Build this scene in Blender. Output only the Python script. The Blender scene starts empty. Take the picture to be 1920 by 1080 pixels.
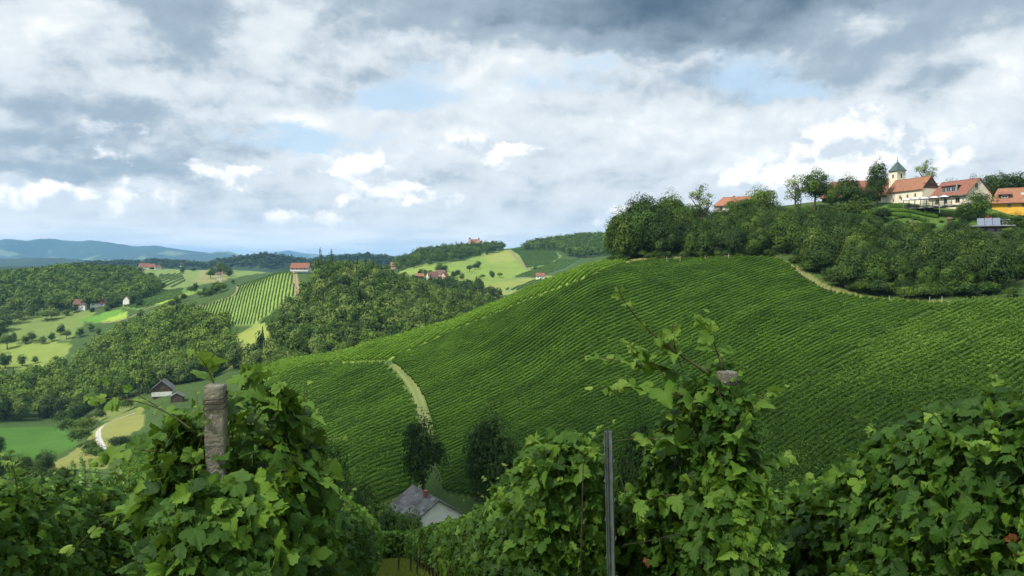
import bpy, bmesh, math, random
import numpy as np
from mathutils import Vector, Matrix

SC = bpy.context.scene
COL = SC.collection
R = math.radians
rng = np.random.default_rng(11)
random.seed(5)

# ------------------------------------------------------------------ camera
F, HZ = 1478.0, 490.0                      # focal length and horizon row in photo pixels (1920 x 1080)
PITCH = math.atan((540 - HZ) / F)
cam_d = bpy.data.cameras.new('camera')
cam_d.lens = 36 * F / 1920
cam_d.clip_start, cam_d.clip_end = 0.05, 60000
cam = bpy.data.objects.new('camera', cam_d)
COL.objects.link(cam)
cam.location = (0, 0, 0)
cam.rotation_euler = (R(90) - PITCH, 0, 0)
SC.camera = cam
SC.view_settings.view_transform = 'Standard'
SC.view_settings.look = 'None'
SC.view_settings.gamma = 1
SC.view_settings.exposure = 0.90
SC.cycles.use_denoising = True
SC.cycles.max_bounces = 6
SC.cycles.diffuse_bounces = 3
SC.cycles.glossy_bounces = 2
SC.cycles.transmission_bounces = 3
SC.cycles.transparent_max_bounces = 8
SC.cycles.volume_bounces = 1

# ------------------------------------------------------------------ sun
SUN_AZ, SUN_EL = R(-125), R(52)            # azimuth from the view direction, clockwise; from the left, a little behind
sun_dir = Vector((math.sin(SUN_AZ) * math.cos(SUN_EL), math.cos(SUN_AZ) * math.cos(SUN_EL), math.sin(SUN_EL)))
sd = bpy.data.lights.new('sun', 'SUN')
sd.energy, sd.angle, sd.color = 3.2, R(3.0), (1.0, 0.94, 0.84)
sun = bpy.data.objects.new('sun', sd)
COL.objects.link(sun)
sun.rotation_euler = sun_dir.to_track_quat('Z', 'Y').to_euler()

# ------------------------------------------------------------------ node helpers
class S:
    """a socket with arithmetic"""
    nt = None
    def __init__(s, sock): s.s = sock
    @staticmethod
    def _m(op, *a, clamp=False):
        n = S.nt.nodes.new('ShaderNodeMath'); n.operation = op; n.use_clamp = clamp
        for i, x in enumerate(a):
            if isinstance(x, S): S.nt.links.new(x.s, n.inputs[i])
            else: n.inputs[i].default_value = x
        return S(n.outputs[0])
    def __add__(s, o): return S._m('ADD', s, o)
    __radd__ = __add__
    def __sub__(s, o): return S._m('SUBTRACT', s, o)
    def __rsub__(s, o): return S._m('SUBTRACT', o, s)
    def __mul__(s, o): return S._m('MULTIPLY', s, o)
    __rmul__ = __mul__
    def __truediv__(s, o): return S._m('DIVIDE', s, o)
    def clamp(s): return S._m('ADD', s, 0.0, clamp=True)

def comb(x, y, z=0.0):
    n = S.nt.nodes.new('ShaderNodeCombineXYZ')
    for i, v in enumerate((x, y, z)):
        if isinstance(v, S): S.nt.links.new(v.s, n.inputs[i])
        else: n.inputs[i].default_value = v
    return S(n.outputs[0])

def noise(vec, scale, detail=4, rough=0.55, distort=0.0, color=False, lac=2.0, dim='2D'):
    n = S.nt.nodes.new('ShaderNodeTexNoise'); n.noise_dimensions = dim
    if vec is not None: S.nt.links.new(vec.s, n.inputs['Vector'])
    n.inputs['Scale'].default_value = scale; n.inputs['Detail'].default_value = detail
    n.inputs['Roughness'].default_value = rough; n.inputs['Distortion'].default_value = distort
    n.inputs['Lacunarity'].default_value = lac
    return S(n.outputs['Color' if color else 'Fac'])

def ramp(x, a, b, lo=0.0, hi=1.0):
    n = S.nt.nodes.new('ShaderNodeMapRange'); n.interpolation_type = 'SMOOTHSTEP'
    S.nt.links.new(x.s, n.inputs[0])
    for i, v in enumerate((a, b, lo, hi)): 
        if isinstance(v, S): S.nt.links.new(v.s, n.inputs[1 + i])
        else: n.inputs[1 + i].default_value = v
    return S(n.outputs[0])

def mixc(f, a, b):
    n = S.nt.nodes.new('ShaderNodeMix'); n.data_type = 'RGBA'
    for sock, v in ((n.inputs[0], f), (n.inputs[6], a), (n.inputs[7], b)):
        if isinstance(v, S): S.nt.links.new(v.s, sock)
        elif isinstance(v, (tuple, list)): sock.default_value = (*v, 1)
        else: sock.default_value = v
    return S(n.outputs[2])

def vmath(op, a, b=None, scale=None):
    n = S.nt.nodes.new('ShaderNodeVectorMath'); n.operation = op
    S.nt.links.new(a.s, n.inputs[0])
    if isinstance(b, S): S.nt.links.new(b.s, n.inputs[1])
    elif b is not None: n.inputs[1].default_value = b
    if scale is not None:
        if isinstance(scale, S): S.nt.links.new(scale.s, n.inputs['Scale'])
        else: n.inputs['Scale'].default_value = scale
    return S(n.outputs[0])

def sep(v):
    n = S.nt.nodes.new('ShaderNodeSeparateXYZ'); S.nt.links.new(v.s, n.inputs[0])
    return [S(o) for o in n.outputs]
# ------------------------------------------------------------------ sky: Nishita blue under broken cloud
def pix_dir(px, py):
    cx, cy = (px - 960) / F, (540 - py) / F
    y = math.cos(PITCH) + cy * math.sin(PITCH); z = -math.sin(PITCH) + cy * math.cos(PITCH)
    return cx / y, z / y                    # slopes sideways and upward for one metre ahead

# how the cloud lies over the country: rows of elevation, each from west to east.
# thickness (0 heavy grey .. 9 thin and sunlit), open blue (0 .. 9), towering cumulus (0 .. 9)
SKY = [
 (0,   '5554467754443210000012333', '0000000000000000000000000', '0000000000000000000000000'),
 (40,  '6665446764443210011223444', '0000000000000000000000000', '0000000000000000000000000'),
 (80,  '7886467777667442122565444', '0000000003000000000000000', '0020000000000000000030000'),
 (120, '8887457777778877766654446', '0000000004700661173100000', '2220000000000000000000000'),
 (160, '7777656777788777655555578', '0000000006803550765000000', '0000000000000000000000000'),
 (200, '6667777777788877767666678', '0000000069950024158640000', '3000000000000000000000000'),
 (240, '7654578887788888888898888', '0000000000000000000000000', '0002100000000000000390000'),
 (275, '7575666788899888888898888', '0000026885200000000000000', '1060000000079400000596420'),
 (308, '6575667898888887789998888', '0000000000000000000000000', '0053001095023000007978530'),
 (338, '4444578877777777899898888', '0000000000000000000000000', '0000093027000000379985300'),
 (372, '7788767889777777777888888', '0000000000000000000000000', '4666302069400000000000000'),
 (410, '7777757777777668777777777', '0000000000000000000000000', '2233004630022049000000000'),
 (445, '7777777777776667777777777', '0000000000000000000000000', '0000000000000400000000000'),
 (480, '8887777777777777777777777', '0000000000000000000000000', '0000000000000000000000000'),
]

CLOUD = 0.695                                # brightness of the cloud sheet against the exposure
def make_world():
    w = bpy.data.worlds.new('World'); SC.world = w; w.use_nodes = True
    S.nt = nt = w.node_tree
    for n in list(nt.nodes): nt.nodes.remove(n)
    out = nt.nodes.new('ShaderNodeOutputWorld'); bg = nt.nodes.new('ShaderNodeBackground')
    nt.links.new(bg.outputs[0], out.inputs[0]); bg.inputs[1].default_value = 0.1
    sky = nt.nodes.new('ShaderNodeTexSky'); sky.sky_type = 'NISHITA'; sky.sun_disc = False
    sky.sun_elevation = SUN_EL; sky.sun_rotation = SUN_AZ; sky.altitude = 400
    tc = nt.nodes.new('ShaderNodeTexCoord')
    D = S(tc.outputs['Generated']); x, y, z = sep(D)
    zc = S._m('MAXIMUM', z, 0.0)
    az = S._m('ARCTAN2', x, y); el = S._m('ARCSINE', z)
    inv = S._m('DIVIDE', 1.0, zc + 0.24)
    P = comb(x * inv, y * inv)              # the sheet overhead, seen in perspective
    wn = noise(P, 2.2, 5, 0.58, color=True); wx, wy, _ = sep(wn)
    A = comb(az, el * 1.4)
    an = noise(A, 13.0, 6, 0.62, color=True); a1, a2, a3 = sep(an)
    zr = ramp(el, 0.03, 0.2)
    azw = az + (wx - 0.5) * 0.16 + (a1 - 0.5) * 0.07
    elw = el + (wy - 0.5) * (zr * 0.06 + 0.012) + (a2 - 0.5) * 0.030
    t = azw * (1 / 1.5) + 0.5
    grid = None; last = None
    for py, r, g, b in SKY:
        cr = nt.nodes.new('ShaderNodeValToRGB'); cr.color_ramp.interpolation = 'B_SPLINE'
        es = cr.color_ramp.elements
        while len(es) > 1: es.remove(es[0])
        for i in range(25):
            pos = math.atan((i * 80 - 960) / F) / 1.5 + 0.5
            e = es[0] if i == 0 else es.new(pos)
            e.position = pos; e.color = (int(r[i]) / 9, int(g[i]) / 9, int(b[i]) / 9, 1)
        nt.links.new(t.s, cr.inputs[0])
        e0 = math.atan(pix_dir(960, py)[1])
        c = S(cr.outputs[0])
        grid = c if grid is None else mixc(ramp(elw, last, e0), grid, c)
        last = e0
    thin, open_, tower = sep(grid)
    Pw = vmath('ADD', P, vmath('SCALE', vmath('SUBTRACT', wn, (0.5, 0.5, 0.5)), scale=0.30))
    f2 = noise(Pw, 4.2, 7, 0.60)
    Aw = vmath('ADD', comb(az, el * 1.5), vmath('SCALE', vmath('SUBTRACT', an, (0.5, 0.5, 0.5)), scale=0.035))
    f3 = noise(Aw, 8.5, 7, 0.56)
    f3s = noise(vmath('ADD', Aw, (-0.006, 0.022, 0.0)), 8.5, 3, 0.55)
    amt = ramp(el, 0.0, 0.12, 0.5, 1.0)
    f2 = f2 * 0.45 + f3 * 0.55
    b = thin * 0.92 - 0.02 + ((f2 - 0.5) * 0.60 + (f3 - f3s) * 0.70) * amt * ramp(thin, 0.0, 0.7, 0.40, 1.0) + (a3 - 0.5) * 0.26
    c0, c1, c2, c3 = (0.065, 0.112, 0.168), (0.31, 0.385, 0.455), (0.63, 0.675, 0.705), (0.95, 0.95, 0.935)
    sheet = mixc(ramp(b, -0.18, 0.46), c0, c1)
    sheet = mixc(ramp(b, 0.40, 0.78), sheet, c2)
    sheet = mixc(ramp(b, 0.74, 1.16), sheet, c3)
    gap = ramp(open_ + (f2 - 0.5) * 1.5 + (a3 - 0.5) * 0.9, 0.22, 0.85) * 0.85
    # towers on the horizon
    Q = comb(az + (a1 - 0.5) * 0.02, el * 1.3 + (a2 - 0.5) * 0.02)
    n = noise(Q, 17.0, 6, 0.60)
    n2 = noise(vmath('ADD', Q, (-0.008, 0.016, 0.0)), 17.0, 3, 0.58)
    d = tower * 1.25 + (n - 0.5) * 1.6
    m1 = ramp(d, 0.34, 0.80)
    lit = ramp((n - n2) * 2.6 + (tower - 0.5) * 0.5 + (a3 - 0.5) * 1.0, -0.35, 0.40)
    cum = mixc(lit, (0.56, 0.62, 0.68), (1.0, 0.985, 0.95))
    blues = vmath('SCALE', S(sky.outputs[0]), scale=0.13)
    blues = mixc(0.75, blues, (0.48, 0.635, 0.77))
    col = mixc(gap, sheet, blues)
    col = mixc(m1 * 0.95, col, cum)
    # long low bands of far cloud just above the hills
    bandn = noise(comb(az * 2.2, el * 22.0), 2.6, 5, 0.58)
    band = mixc(ramp(bandn, 0.36, 0.64), (0.68, 0.74, 0.79), (1.05, 1.04, 1.0))
    low = ramp(el + (bandn - 0.5) * 0.06, 0.010, 0.075, 0.9, 0.0)
    col = mixc(low, col, band)
    col = mixc(ramp(z, -0.02, 0.0), (0.10, 0.13, 0.08), col)
    top = ramp(el, 0.36, 1.0)                # thin cloud overhead, out of view, brightened to add soft top light
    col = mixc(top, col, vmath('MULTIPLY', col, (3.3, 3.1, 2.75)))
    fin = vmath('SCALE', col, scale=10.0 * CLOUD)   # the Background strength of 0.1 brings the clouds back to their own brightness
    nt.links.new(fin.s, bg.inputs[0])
    w.cycles.sampling_method = 'MANUAL'; w.cycles.sample_map_resolution = 512
make_world()
# ------------------------------------------------------------------ scene-wide helpers
def P(px, py, d):
    u, v = pix_dir(px, py)
    return np.array((u * d, d, v * d))
CP, SP = math.cos(PITCH), math.sin(PITCH)
def proj(x, y, z):
    """photo pixel of world points (arrays)"""
    dep = np.maximum(y * CP - z * SP, 1e-3)
    return 960 + F * x / dep, 540 - F * (y * SP + z * CP) / dep

def tag(o, label=None, cat=None, group=None, kind=None):
    if label: o['label'] = label
    if cat: o['category'] = cat
    if group: o['group'] = group
    if kind: o['kind'] = kind
    return o
def empty(name, loc, rz=0.0):
    o = bpy.data.objects.new(name, None); COL.objects.link(o)
    o.location = loc; o.rotation_euler = (0, 0, rz); o.empty_display_size = 0.3
    return o
def link(name, me, parent=None):
    o = bpy.data.objects.new(name, me); COL.objects.link(o)
    if parent is not None: o.parent = parent
    return o
def mesh_np(name, verts, faces, mats, smooth=False, attrs=None, mat_idx=None):
    """verts (n,3); faces (m,k) array, or list of such arrays; attrs {name: (domain, values)}"""
    me = bpy.data.meshes.new(name)
    verts = np.asarray(verts, np.float32)
    fl = faces if isinstance(faces, list) else [faces]
    fl = [np.asarray(f, np.int32) for f in fl if len(f)]
    nl = sum(f.size for f in fl); nf = sum(len(f) for f in fl)
    me.vertices.add(len(verts)); me.vertices.foreach_set('co', verts.ravel())
    me.loops.add(nl); me.loops.foreach_set('vertex_index', np.concatenate([f.ravel() for f in fl]))
    sizes = np.concatenate([np.full(len(f), f.shape[1], np.int32) for f in fl])
    me.polygons.add(nf)
    me.polygons.foreach_set('loop_start', np.concatenate([[0], np.cumsum(sizes)[:-1]]).astype(np.int32))
    me.polygons.foreach_set('use_smooth', np.full(nf, smooth, dtype=bool))
    for m in (mats if isinstance(mats, (list, tuple)) else [mats]): me.materials.append(m)
    if mat_idx is not None: me.polygons.foreach_set('material_index', np.asarray(mat_idx, np.int32))
    me.update(calc_edges=True)
    for k, (dom, val) in (attrs or {}).items():
        val = np.asarray(val, np.float32)
        if val.ndim == 1:
            a = me.attributes.new(k, 'FLOAT', dom); a.data.foreach_set('value', val)
        else:
            a = me.attributes.new(k, 'FLOAT_VECTOR', dom); a.data.foreach_set('vector', val.ravel())
    return me

def bm_obj(name, bm, mat, parent=None, smooth=False):
    me = bpy.data.meshes.new(name); bm.to_mesh(me); bm.free()
    for mm in (mat if isinstance(mat, (list, tuple)) else [mat]): me.materials.append(mm)
    if smooth: me.polygons.foreach_set('use_smooth', np.ones(len(me.polygons), bool))
    return link(name, me, parent)

# ------------------------------------------------------------------ materials
def new_mat(name):
    m = bpy.data.materials.new(name); m.use_nodes = True
    nt = m.node_tree; S.nt = nt
    b = nt.nodes['Principled BSDF']
    b.inputs['Roughness'].default_value = 0.8
    b.inputs['Specular IOR Level'].default_value = 0.2
    return m, nt, b
def attr(name, vec=False):
    n = S.nt.nodes.new('ShaderNodeAttribute'); n.attribute_name = name
    return S(n.outputs['Vector' if vec else 'Fac'])
def objco():
    return S(S.nt.nodes.new('ShaderNodeTexCoord').outputs['Object'])
def geopos():
    return S(S.nt.nodes.new('ShaderNodeNewGeometry').outputs['Position'])
def objrand():
    return S(S.nt.nodes.new('ShaderNodeObjectInfo').outputs['Random'])
def bump(b, h, strength=0.3, dist=0.02):
    n = S.nt.nodes.new('ShaderNodeBump'); n.inputs['Strength'].default_value = strength; n.inputs['Distance'].default_value = dist
    S.nt.links.new(h.s, n.inputs['Height']); S.nt.links.new(n.outputs[0], b.inputs['Normal'])
def leaf_mat(name, lo, mid, hi, yellow=None, trans=0.22, rnd=0.25, spec=0.12, rough=0.65, veins=False, nscale=None):
    """leaves: albedo from each leaf's own tint, each plant's own shift; some light passes through"""
    m, nt, b = new_mat(name)
    t = attr('tint')
    o = objrand()
    t2 = (t + (o - 0.5) * rnd)
    if nscale: t2 = t2 + (noise(geopos(), nscale, 3, 0.6, dim='3D') - 0.5) * 0.9
    t2 = t2.clamp()
    c = mixc(ramp(t2, 0.0, 0.55), lo, mid)
    c = mixc(ramp(t2, 0.5, 1.0), c, hi)
    if yellow: c = mixc(ramp(t, 1.5, 2.0), c, yellow)
    if veins:
        lv = attr('lco', True); x, y, _ = sep(lv)
        ax = S._m('ABSOLUTE', x)
        mid_v = ramp(ax, 0.0, 0.03, 1.0, 0.0)
        side = ramp(S._m('ABSOLUTE', S._m('FRACT', (y - ax * 0.75) * 4.5) - 0.5), 0.0, 0.10, 0.7, 0.0)
        v = S._m('MAXIMUM', mid_v, side)
        c = mixc(v * 0.30, c, hi)
        bump(b, v * -1.0 + noise(lv, 9.0, 3, .5) * 0.8, 0.35, 0.004)
    nt.links.new(c.s, b.inputs['Base Color'])
    b.inputs['Roughness'].default_value = rough; b.inputs['Specular IOR Level'].default_value = spec
    if trans:
        tr = nt.nodes.new('ShaderNodeBsdfTranslucent')
        ct = mixc(0.45, c, (0.16, 0.24, 0.02))
        nt.links.new(ct.s, tr.inputs[0])
        mx = nt.nodes.new('ShaderNodeMixShader'); mx.inputs[0].default_value = trans
        nt.links.new(b.outputs[0], mx.inputs[1]); nt.links.new(tr.outputs[0], mx.inputs[2])
        nt.links.new(mx.outputs[0], nt.nodes['Material Output'].inputs[0])
    return m
def flat_mat(name, col, col2=None, scale=3.0, rough=0.85, bmp=0.0, bscale=None, spec=0.2, obj=True):
    m, nt, b = new_mat(name)
    co = objco() if obj else geopos()
    n = noise(co, scale, 5, 0.62, dim='3D')
    c = mixc(ramp(n, 0.3, 0.7), col, col2 or tuple(v * 0.75 for v in col))
    nt.links.new(c.s, b.inputs['Base Color']); b.inputs['Roughness'].default_value = rough
    b.inputs['Specular IOR Level'].default_value = spec
    if bmp: bump(b, noise(co, bscale or scale * 4, 4, 0.6, dim='3D'), bmp, 0.02)
    return m

# ------------------------------------------------------------------ the lie of the land
# (photo column, photo row or None, metres ahead[, height]) on the bare ground; heights are relative to the eye
APEX = 16.0
CT = []
def g(px, py, d): CT.append(tuple(P(px, py, d)))
def gz(px, z, d): u, _ = pix_dir(px, HZ); CT.append((u * d, d, z))
def near_z(x, y):
    s = 0.987 * y - 0.16 * x
    return float(np.interp(s, [-14, 0, 3.3, 8, 20, 30, 45, 60, 100, 120], [-1.2, -1.75, -2.5, -4.2, -8.3, -11.8, -17.2, -22.5, -36, -41]))
for yy in (-12, -4, 0, 3, 6, 10, 15, 22, 32, 45, 62, 82):
    for aa in (-1.0, -.6, -.3, 0, .3, .6, 1.0):
        xx = aa * (yy + APEX)
        CT.append((xx, yy, near_z(xx, yy) * (1 if yy < 40 or xx < 20 else 1 + 0.0 * xx)))
for px in (-500, -150):                                    # beyond the left edge
    gz(px, -50, 150); gz(px, -75, 250); gz(px, -92, 380); gz(px, -90, 480); gz(px, -82, 580); gz(px, -66, 700)
    gz(px, -50, 800); gz(px, -30, 900); gz(px, -22, 1020); gz(px, -55, 1250); gz(px, -60, 1600)
gz(0, -50, 150); gz(0, -72, 250); gz(0, -86, 320); g(0, 835, 395); g(0, 790, 460); gz(0, -92, 520); g(0, 690, 590); g(0, 650, 680)
g(0, 610, 720); g(0, 585, 790); g(0, 553, 880); g(0, 524, 1000); gz(0, -55, 1250)
gz(130, -49, 150); gz(130, -67, 240); g(130, 868, 300); g(130, 842, 350); g(130, 822, 400); g(130, 795, 460); gz(130, -92, 520); g(130, 690, 590); g(130, 648, 670)
g(130, 615, 720); g(130, 585, 790); g(130, 546, 870); g(130, 511, 990); gz(130, -45, 1200)
gz(240, -47, 160); gz(240, -56, 220); g(220, 870, 290); g(210, 800, 370); g(250, 768, 420); gz(240, -84, 480); gz(240, -76, 540); gz(240, -68, 600); g(240, 620, 690)
g(240, 590, 730); g(240, 570, 790); g(240, 545, 880); g(240, 525, 960); g(240, 513, 1250); g(240, 500, 1500)
gz(330, -47, 160); gz(330, -56, 220); gz(330, -62, 280); gz(330, -72, 350); g(320, 745, 430); gz(330, -74, 480); g(330, 680, 540); g(330, 625, 600); g(330, 590, 660)
g(330, 566, 720); g(330, 553, 800); g(330, 538, 950); g(330, 515, 1250); g(330, 505, 1450); gz(330, -40, 1750)
gz(430, -49, 170); gz(430, -52, 230); gz(430, -50, 262); gz(430, -66, 330); gz(430, -74, 400); gz(430, -72, 450); g(430, 650, 530); g(430, 618, 590)
g(430, 570, 640); g(430, 540, 690); gz(430, -34, 780); g(430, 515, 1200); g(430, 507, 1450); gz(430, -40, 1750)
g(500, 800, 215); g(500, 720, 246); g(500, 690, 272); gz(500, -58, 330); gz(500, -68, 400); g(490, 680, 470); g(480, 640, 510); g(490, 609, 550); g(500, 560, 600); g(520, 513, 655)
gz(510, -14, 700); gz(500, -40, 850); g(500, 512, 1300); gz(500, -30, 1600)
gz(600, -49, 160); g(600, 800, 200); g(600, 715, 236); g(600, 668, 268); gz(600, -48, 320); gz(600, -58, 380); gz(600, -42, 450); gz(600, -26, 520); gz(600, -12, 610); gz(600, -36, 800); gz(600, -30, 1300)
gz(700, -49, 150); g(700, 880, 168); g(700, 760, 208); g(700, 683, 240); g(700, 643, 268); gz(700, -42, 320); gz(700, -54, 380); gz(700, -40, 450); gz(700, -27, 520); gz(700, -13, 600); gz(700, -36, 800); gz(700, -20, 1200)
gz(800, -48, 140); g(800, 880, 168); g(800, 740, 208); g(800, 650, 244); g(800, 617, 266); gz(800, -36, 320); gz(800, -50, 390); gz(800, -40, 470); gz(800, -28, 560); gz(800, -32, 680); g(800, 533, 800); g(810, 520, 930)
g(800, 498, 1080); g(800, 484, 1250); g(800, 478, 1400); gz(800, -20, 1800)
g(900, 860, 168); g(900, 720, 208); g(900, 615, 244); g(900, 583, 264); gz(900, -30, 320); gz(900, -44, 400); gz(900, -42, 500); gz(900, -38, 600); g(900, 550, 720); g(900, 524, 880)
g(900, 497, 1100); g(900, 478, 1300); g(900, 468, 1450); gz(900, -10, 1850)
gz(1000, -47, 135); g(1000, 850, 165); g(1000, 700, 208); g(1000, 570, 244); g(1000, 541, 262); gz(1000, -22, 320); gz(1000, -40, 420); gz(1000, -36, 600); g(1000, 528, 880); g(1000, 498, 1100)
g(1000, 474, 1300); g(1000, 463, 1450); gz(1000, 0, 1850)
gz(1100, -46, 130); g(1100, 850, 160); g(1100, 680, 205); g(1100, 530, 246); g(1100, 500, 264); gz(1100, -12, 320); gz(1100, -28, 450); g(1100, 508, 950); g(1100, 487, 1150); g(1100, 463, 1350); g(1090, 449, 1500); gz(1100, 5, 1900)
gz(1200, -43, 125); g(1200, 850, 155); g(1200, 670, 205); g(1200, 520, 250); g(1200, 490, 272); gz(1190, 3.0, 300); gz(1190, 5, 350); gz(1200, -20, 500); g(1200, 450, 1500); gz(1200, 5, 1900)
gz(1330, -40, 120); g(1330, 850, 150); g(1330, 680, 195); g(1330, 540, 240); g(1330, 487, 270); gz(1330, 10, 296); gz(1330, 16, 325); gz(1330, 15, 400); gz(1330, 0, 600); gz(1330, 40, 1500)
gz(1470, -37, 112); g(1470, 850, 140); g(1470, 700, 180); g(1470, 560, 227); g(1470, 486, 262); gz(1470, 11, 285); gz(1470, 21, 312); gz(1470, 24, 345); gz(1470, 20, 450); gz(1470, 0, 700)
gz(1580, -35, 106); g(1580, 850, 130); g(1580, 720, 165); g(1580, 600, 208); g(1580, 541, 234); gz(1580, -3, 252); gz(1580, 9, 272); gz(1580, 20, 296); gz(1580, 25, 325); gz(1580, 22, 450)
gz(1700, -34, 100); g(1700, 850, 122); g(1700, 740, 150); g(1700, 620, 195); g(1700, 564, 222); gz(1700, -4.5, 240); gz(1700, 6.5, 258); gz(1700, 13.5, 270); gz(1700, 19.2, 281); gz(1700, 22, 292); gz(1700, 24, 330); gz(1700, 20, 450)
gz(1840, -32, 95); g(1840, 850, 116); g(1840, 740, 142); g(1840, 610, 188); g(1840, 559, 212); gz(1840, -3, 229); gz(1840, 7, 246); gz(1840, 15, 258); gz(1840, 19.5, 270); gz(1840, 22, 300); gz(1840, 20, 450)
for px in (2050, 2350):
    gz(px, -30, 92); gz(px, -16, 150); gz(px, -9, 205); gz(px, 4, 235); gz(px, 15, 255); gz(px, 21, 275); gz(px, 22, 320); gz(px, 18, 450); gz(px, 0, 800)
for px in (-500, 0, 300, 600, 900, 1200, 1600, 2200):
    gz(px, -45, 2100); gz(px, -45, 2500)
for px in (1500, 1800, 2200): gz(px, 10, 1200); gz(px, 0, 1800)
CT = np.array(CT)

KA = 2.6
def warp_c(x, y):
    q = np.maximum(y + APEX, 1.0)
    return KA * x / q, np.log(q)
ca, cb = warp_c(CT[:, 0], CT[:, 1])
def tps(r2): return np.where(r2 > 1e-12, 0.5 * r2 * np.log(np.maximum(r2, 1e-12)), 0.0)
nC = len(CT)
K = tps((ca[:, None] - ca[None]) ** 2 + (cb[:, None] - cb[None]) ** 2) + np.eye(nC) * 0.0015
Q = np.stack([np.ones(nC), ca, cb], 1)
M = np.block([[K, Q], [Q.T, np.zeros((3, 3))]])
sol = np.linalg.solve(M, np.concatenate([CT[:, 2] / (CT[:, 1] + APEX), np.zeros(3)]))

NB, NA = 1150, 640
gb = np.linspace(math.log(2.0), math.log(24000.0), NB)
ga = np.linspace(-1.15, 1.15, NA)
GB, GA = np.meshgrid(gb, ga, indexing='ij')
def rbf(a, b):
    v = np.zeros(a.size)
    a, b = a.ravel(), b.ravel()
    for i in range(0, a.size, 20000):
        s_ = slice(i, i + 20000)
        v[s_] = tps((a[s_, None] - ca) ** 2 + (b[s_, None] - cb) ** 2) @ sol[:nC] + sol[nC] + sol[nC + 1] * a[s_] + sol[nC + 2] * b[s_]
    return v
def vnoise(x, y, seed=0, octs=4):
    """smooth value noise"""
    out = np.zeros_like(x); amp = 1.0; tot = 0
    for o in range(octs):
        xi, yi = np.floor(x), np.floor(y); fx, fy = x - xi, y - yi
        fx = fx * fx * (3 - 2 * fx); fy = fy * fy * (3 - 2 * fy)
        h = lambda i, j: np.modf(np.abs(np.sin((xi + i) * 127.1 + (yi + j) * 311.7 + seed * 17.3 + o * 5.1)) * 43758.5453)[0]
        out += amp * ((h(0, 0) * (1 - fx) + h(1, 0) * fx) * (1 - fy) + (h(0, 1) * (1 - fx) + h(1, 1) * fx) * fy)
        tot += amp; amp *= 0.5; x = x * 2.03 + 7.1; y = y * 2.03 + 3.7
    return out / tot
GY = np.exp(GB) - APEX
GX = GA * np.exp(GB)
GZ = np.zeros_like(GX)
nearm = GY < 2500
v = rbf(KA * GA[nearm], GB[nearm])
GZ[nearm] = v * (GY[nearm] + APEX)
# from two kilometres on: a plain crossed by ranges, each with its own skyline
RANGES = [
 (2500, 0.10, [(-400, 500), (150, 500), (230, 496), (290, 494), (330, 496), (385, 503), (420, 495), (470, 488), (500, 484), (545, 490), (580, 497), (620, 490), (690, 486), (750, 492), (820, 500), (1000, 500), (2400, 490)]),
 (5200, 0.13, [(-400, 485), (0, 486), (60, 484), (120, 485), (200, 493), (300, 489), (420, 490), (520, 492), (600, 484), (650, 482), (700, 484), (760, 487), (900, 480), (1200, 480), (2400, 480)]),
 (11000, 0.16, [(-400, 456), (-100, 452), (0, 449), (60, 452), (92, 449), (130, 452), (178, 451), (215, 457), (250, 461), (292, 459), (330, 467), (360, 472), (395, 474), (430, 472), (455, 480), (520, 487), (700, 490), (2400, 480)]),
 (17000, 0.14, [(-400, 470), (300, 480), (480, 482), (505, 476), (540, 471), (572, 475), (615, 479), (655, 476), (700, 476), (745, 482), (800, 487), (1100, 480), (2400, 470)]),
]
pxs = 960 + F * GX / np.maximum(GY, 1)
FZ = -70 + 20 * (vnoise(GX / 900, GY / 900, 3) - 0.5)
for D0, wid, line in RANGES:
    lx, ly = zip(*line)
    d0 = D0 * (1 + 0.10 * (vnoise(pxs / 210.0, pxs * 0 + D0, 9, 3) - 0.5))
    crest = (HZ - np.interp(pxs, lx, ly)) / F * d0 + 70
    crest = crest * (1 + (vnoise(pxs / 26.0, pxs * 0 + 3 + D0, 4, 4) - .5) * .14)
    rel = np.log(np.maximum(GY, 10) / d0) / wid
    shape = np.exp(-np.where(rel < 0, rel ** 2, rel ** 2 * 0.6))
    rough = 1 + np.where(np.abs(rel) < 0.15, 0, 1) * 0.0 - 1.1 * (np.abs(vnoise(GX / (D0 * 0.075), GY / (D0 * 0.11), 5, 5) - 0.5) * 2 - .25) * np.minimum(1, np.abs(rel) * 1.4)
    FZ = np.maximum(FZ, -70 + crest * shape * rough)
w_ = np.clip((np.log(np.maximum(GY, 1)) - math.log(1500)) / (math.log(2100) - math.log(1500)), 0, 1); w_ = w_ * w_ * (3 - 2 * w_)
GZ = np.where(nearm, GZ * (1 - w_) + np.maximum(FZ, -70) * w_, FZ)
# small unevenness so that no slope is a smooth sheet
GZ += np.where(GY < 2300, (vnoise(GX / 23, GY / 23, 1, 3) - 0.5) * np.clip((GY - 60) / 200, 0, 1) * 1.2, 0)

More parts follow.
